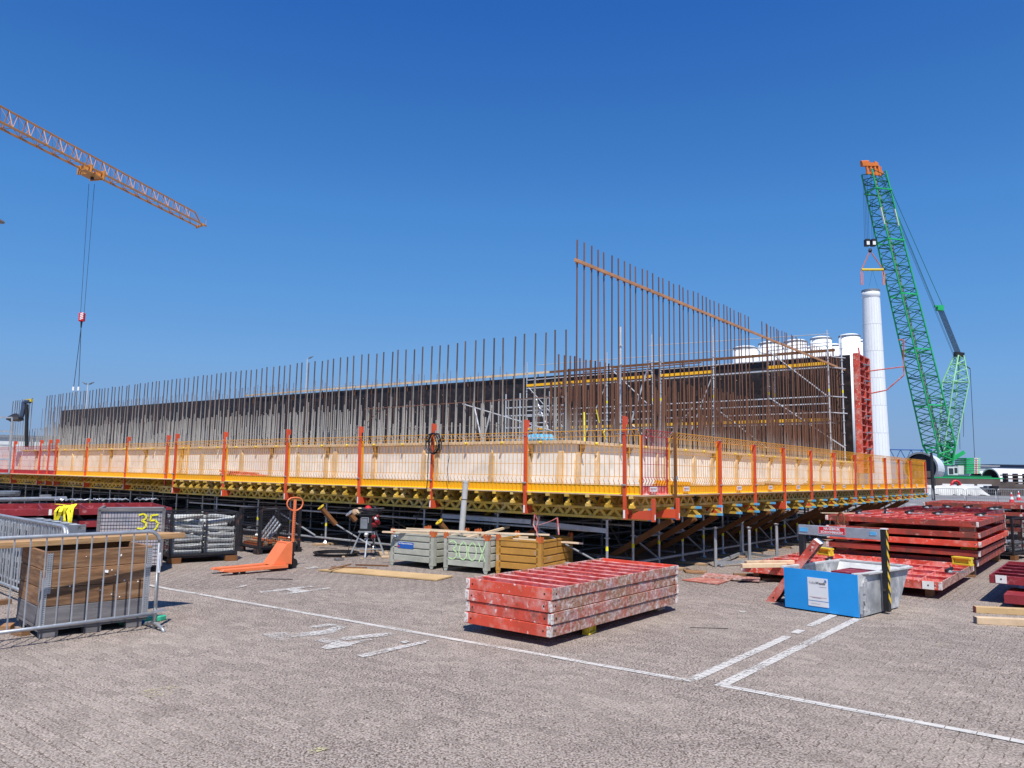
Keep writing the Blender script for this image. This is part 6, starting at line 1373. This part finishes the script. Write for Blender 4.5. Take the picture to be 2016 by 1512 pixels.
for y in (-.1,): MB().box(.0,.0,0,0,0,0) if False else None
MB().box(-.11,-.002,.35,.55,.12,.22).build('fork_pocket', m_skipgrey, t_, bev=.01)
MB().box(.34,.62,-.004,-.001,.16,.46).build('sign_plate', m_signwhite, t_, rot=(R(2.1),0,0)); MB().box(.34,.62,-.004,-.001,.085,.15).build('sign_plate', m_signwhite, t_, rot=(R(2.1),0,0))
T = R(90+2.1)
text('Volker', .052, m_inkgrey, t_, (.412,-.0205,.392), rot=(T,0,0), sx=.72); text('Wessels', .052, m_ink, t_, (.520,-.0205,.392), rot=(T,0,0), sx=.72, bold=.0008)
q = MB(); q.path([(.575,-.0222,.41),(.585,-.0222,.425),(.582,-.0222,.445)],.004,4); q.path([(.593,-.0222,.44),(.60,-.0222,.42),(.592,-.0222,.405)],.004,4); q.build('sign_emblem', m_inkblue, t_)
MB().box(.36,.60,-.006,-.005,.205,.207).build('sign_rule', m_inkred, t_, rot=(R(2.1),0,0)); MB().box(.40,.52,-.006,-.005,.195,.197).build('sign_rule', m_ink, t_, rot=(R(2.1),0,0)); MB().box(.50,.60,-.006,-.005,.345,.348).build('sign_rule', m_inkgrey, t_, rot=(R(2.1),0,0)); MB().box(.38,.50,-.006,-.005,.118,.120).build('sign_rule', m_inkgrey, t_, rot=(R(2.1),0,0))
# content of the skip
MB().box(.50,.98,.35,.95,.46,.53).build('rubble_piece', m_dred, thing('formwork_scrap', 'dark red formwork scrap lying in the skip', 'scrap', A, r0), rz=0)
t2 = thing('wooden_offcuts', 'pale offcuts and rubble inside the skip', 'scrap', A, r0)
for k in range(10): MB().box(-.15,.15,-.04,.04,0,.03).build('offcut', m_wood if k%3 else m_woodgrey, t2, (rr.uniform(.2,.8),rr.uniform(.2,1.0),.05+.03*k), rot=(rr.uniform(-.2,.2),rr.uniform(-.3,.3),rr.uniform(0,3)))
# yoke
zy = 1.115
for x, nm in ((Ls+.075,'r'),(-.075,'l')):
    q = MB(); q.box(x-.038,x+.038,.66,.74,.03,zy); q.build('yoke_post', m_black, t_, bev=.004)
    q = MB(); fx = x+.0385
    n = 7
    for k in range(n):
        z0 = .12+k*(zy-.12)/n; q.add([(fx+.001,.662,z0+.09),(fx+.001,.738,z0),(fx+.001,.738,z0+.075),(fx+.001,.662,z0+.165)],[(0,1,2,3)])
    if nm == 'r':
        q.build('hazard_stripes', m_hazy, t_)
        for k in range(n):
            pass
MB().lathe([(.05,0),(.05,.03)],12).build('pivot', m_black, t_, (Ls+.05,.70,.30), rot=(0,R(90),0)); 
q = MB(); q.box(-.113,Ls+.036,.655,.70,zy-.145,zy-.005); q.build('yoke_beam', m_galv, t_, bev=.004); MB().box(Ls+.037,Ls+.115,.655,.745,zy-.001,zy+.012).build('yoke_cap', m_white, t_)
MB().box(-.09,.03,.648,.654,zy-.10,zy-.045).build('blue_sticker', m_blue, t_); MB().box(Ls-.10,Ls-.01,.648,.654,zy-.085,zy-.04).build('blue_sticker', m_blue, t_)
MB().box(.20,.58,.646,.653,zy-.115,zy-.012).build('red_sign', m_signred, t_)
q = MB(); q.box(.20,.58,.6455,.6459,zy-.115,zy-.112); q.box(.20,.58,.6455,.6459,zy-.015,zy-.012); q.box(.20,.203,.6455,.6459,zy-.112,zy-.015); q.box(.577,.58,.6455,.6459,zy-.112,zy-.015); q.build('sign_border', m_signwhite, t_)
text('NA GEBRUIK', .047, m_signwhite, t_, (.39,.6445,zy-.040), bold=.0016, sx=.86); text('SCHOONMAKEN!', .047, m_signwhite, t_, (.39,.6445,zy-.088), bold=.0016, sx=.86)
q = MB(); q.path([(.5,.69,zy-.01),(.46,.69,zy+.05),(.455,.69,zy+.12),(.48,.69,zy+.18),(.51,.69,zy+.195),(.54,.69,zy+.18),(.555,.69,zy+.12),(.55,.69,zy+.05),(.52,.69,zy-.01)], .012, 8); q.build('lifting_ring', m_strut, t_, smooth=True); MB().box(.46,.56,.66,.72,zy-.004,zy+.02).build('ring_foot', m_redtop, t_)
# leaning red panel
a = gp(1512,1181); b_ = gp(1606,1060,.93); t_ = thing('steel_shutter', 'narrow red formwork panel leaning on the left rim of the blue skip', 'formwork panel', a, 0); ax = (b_-a); Ln = ax.length; ax = ax.normalized(); sx_ = Vector((ax.y,-ax.x,0)).normalized(); nz = sx_.cross(ax).normalized()
if nz.z < 0: nz = -nz
M3 = Matrix((ax, nz.cross(ax).normalized(), nz)).transposed().to_4x4(); M3.translation = a; t_.matrix_world = M3
w2 = .155
MB().box(0,Ln,-w2,-w2+.012,-.11,0).build('side_rail', m_red, t_, bev=.003); MB().box(0,Ln,w2-.012,w2,-.11,0).build('side_rail', m_redside, t_, bev=.003); MB().box(0,.012,-w2+.012,w2-.012,-.11,-.001).build('end_rail', m_red, t_); MB().box(Ln-.012,Ln,-w2+.012,w2-.012,-.11,-.001).build('end_rail', m_white, t_)
MB().box(.012,Ln-.012,-w2+.012,w2-.012,-.02,-.002).build('face_sheet', m_redtop, t_)
for k in range(1,4): MB().box(Ln*k/4-.008,Ln*k/4+.008,-w2+.012,w2-.012,-.11,-.02).build('cross_rib', m_red, t_)
q = MB(); 
for x in (.12,Ln-.15): q.prism([(.012*math.cos(k*math.pi/4),.012*math.sin(k*math.pi/4)) for k in range(8)],(x,-w2-.0015,-.055),(1,0,0),(0,0,1),(0,.001,0))
q.build('bolt_hole', m_black, t_)
MB().box(-.05,.05,-.1,.1,0,.05).build('ring', m_galv, thing('steel_ring', 'galvanised ring lying by the scaffold behind the central red stack', 'ring', gp(1175,1098), 0), rz=.4)
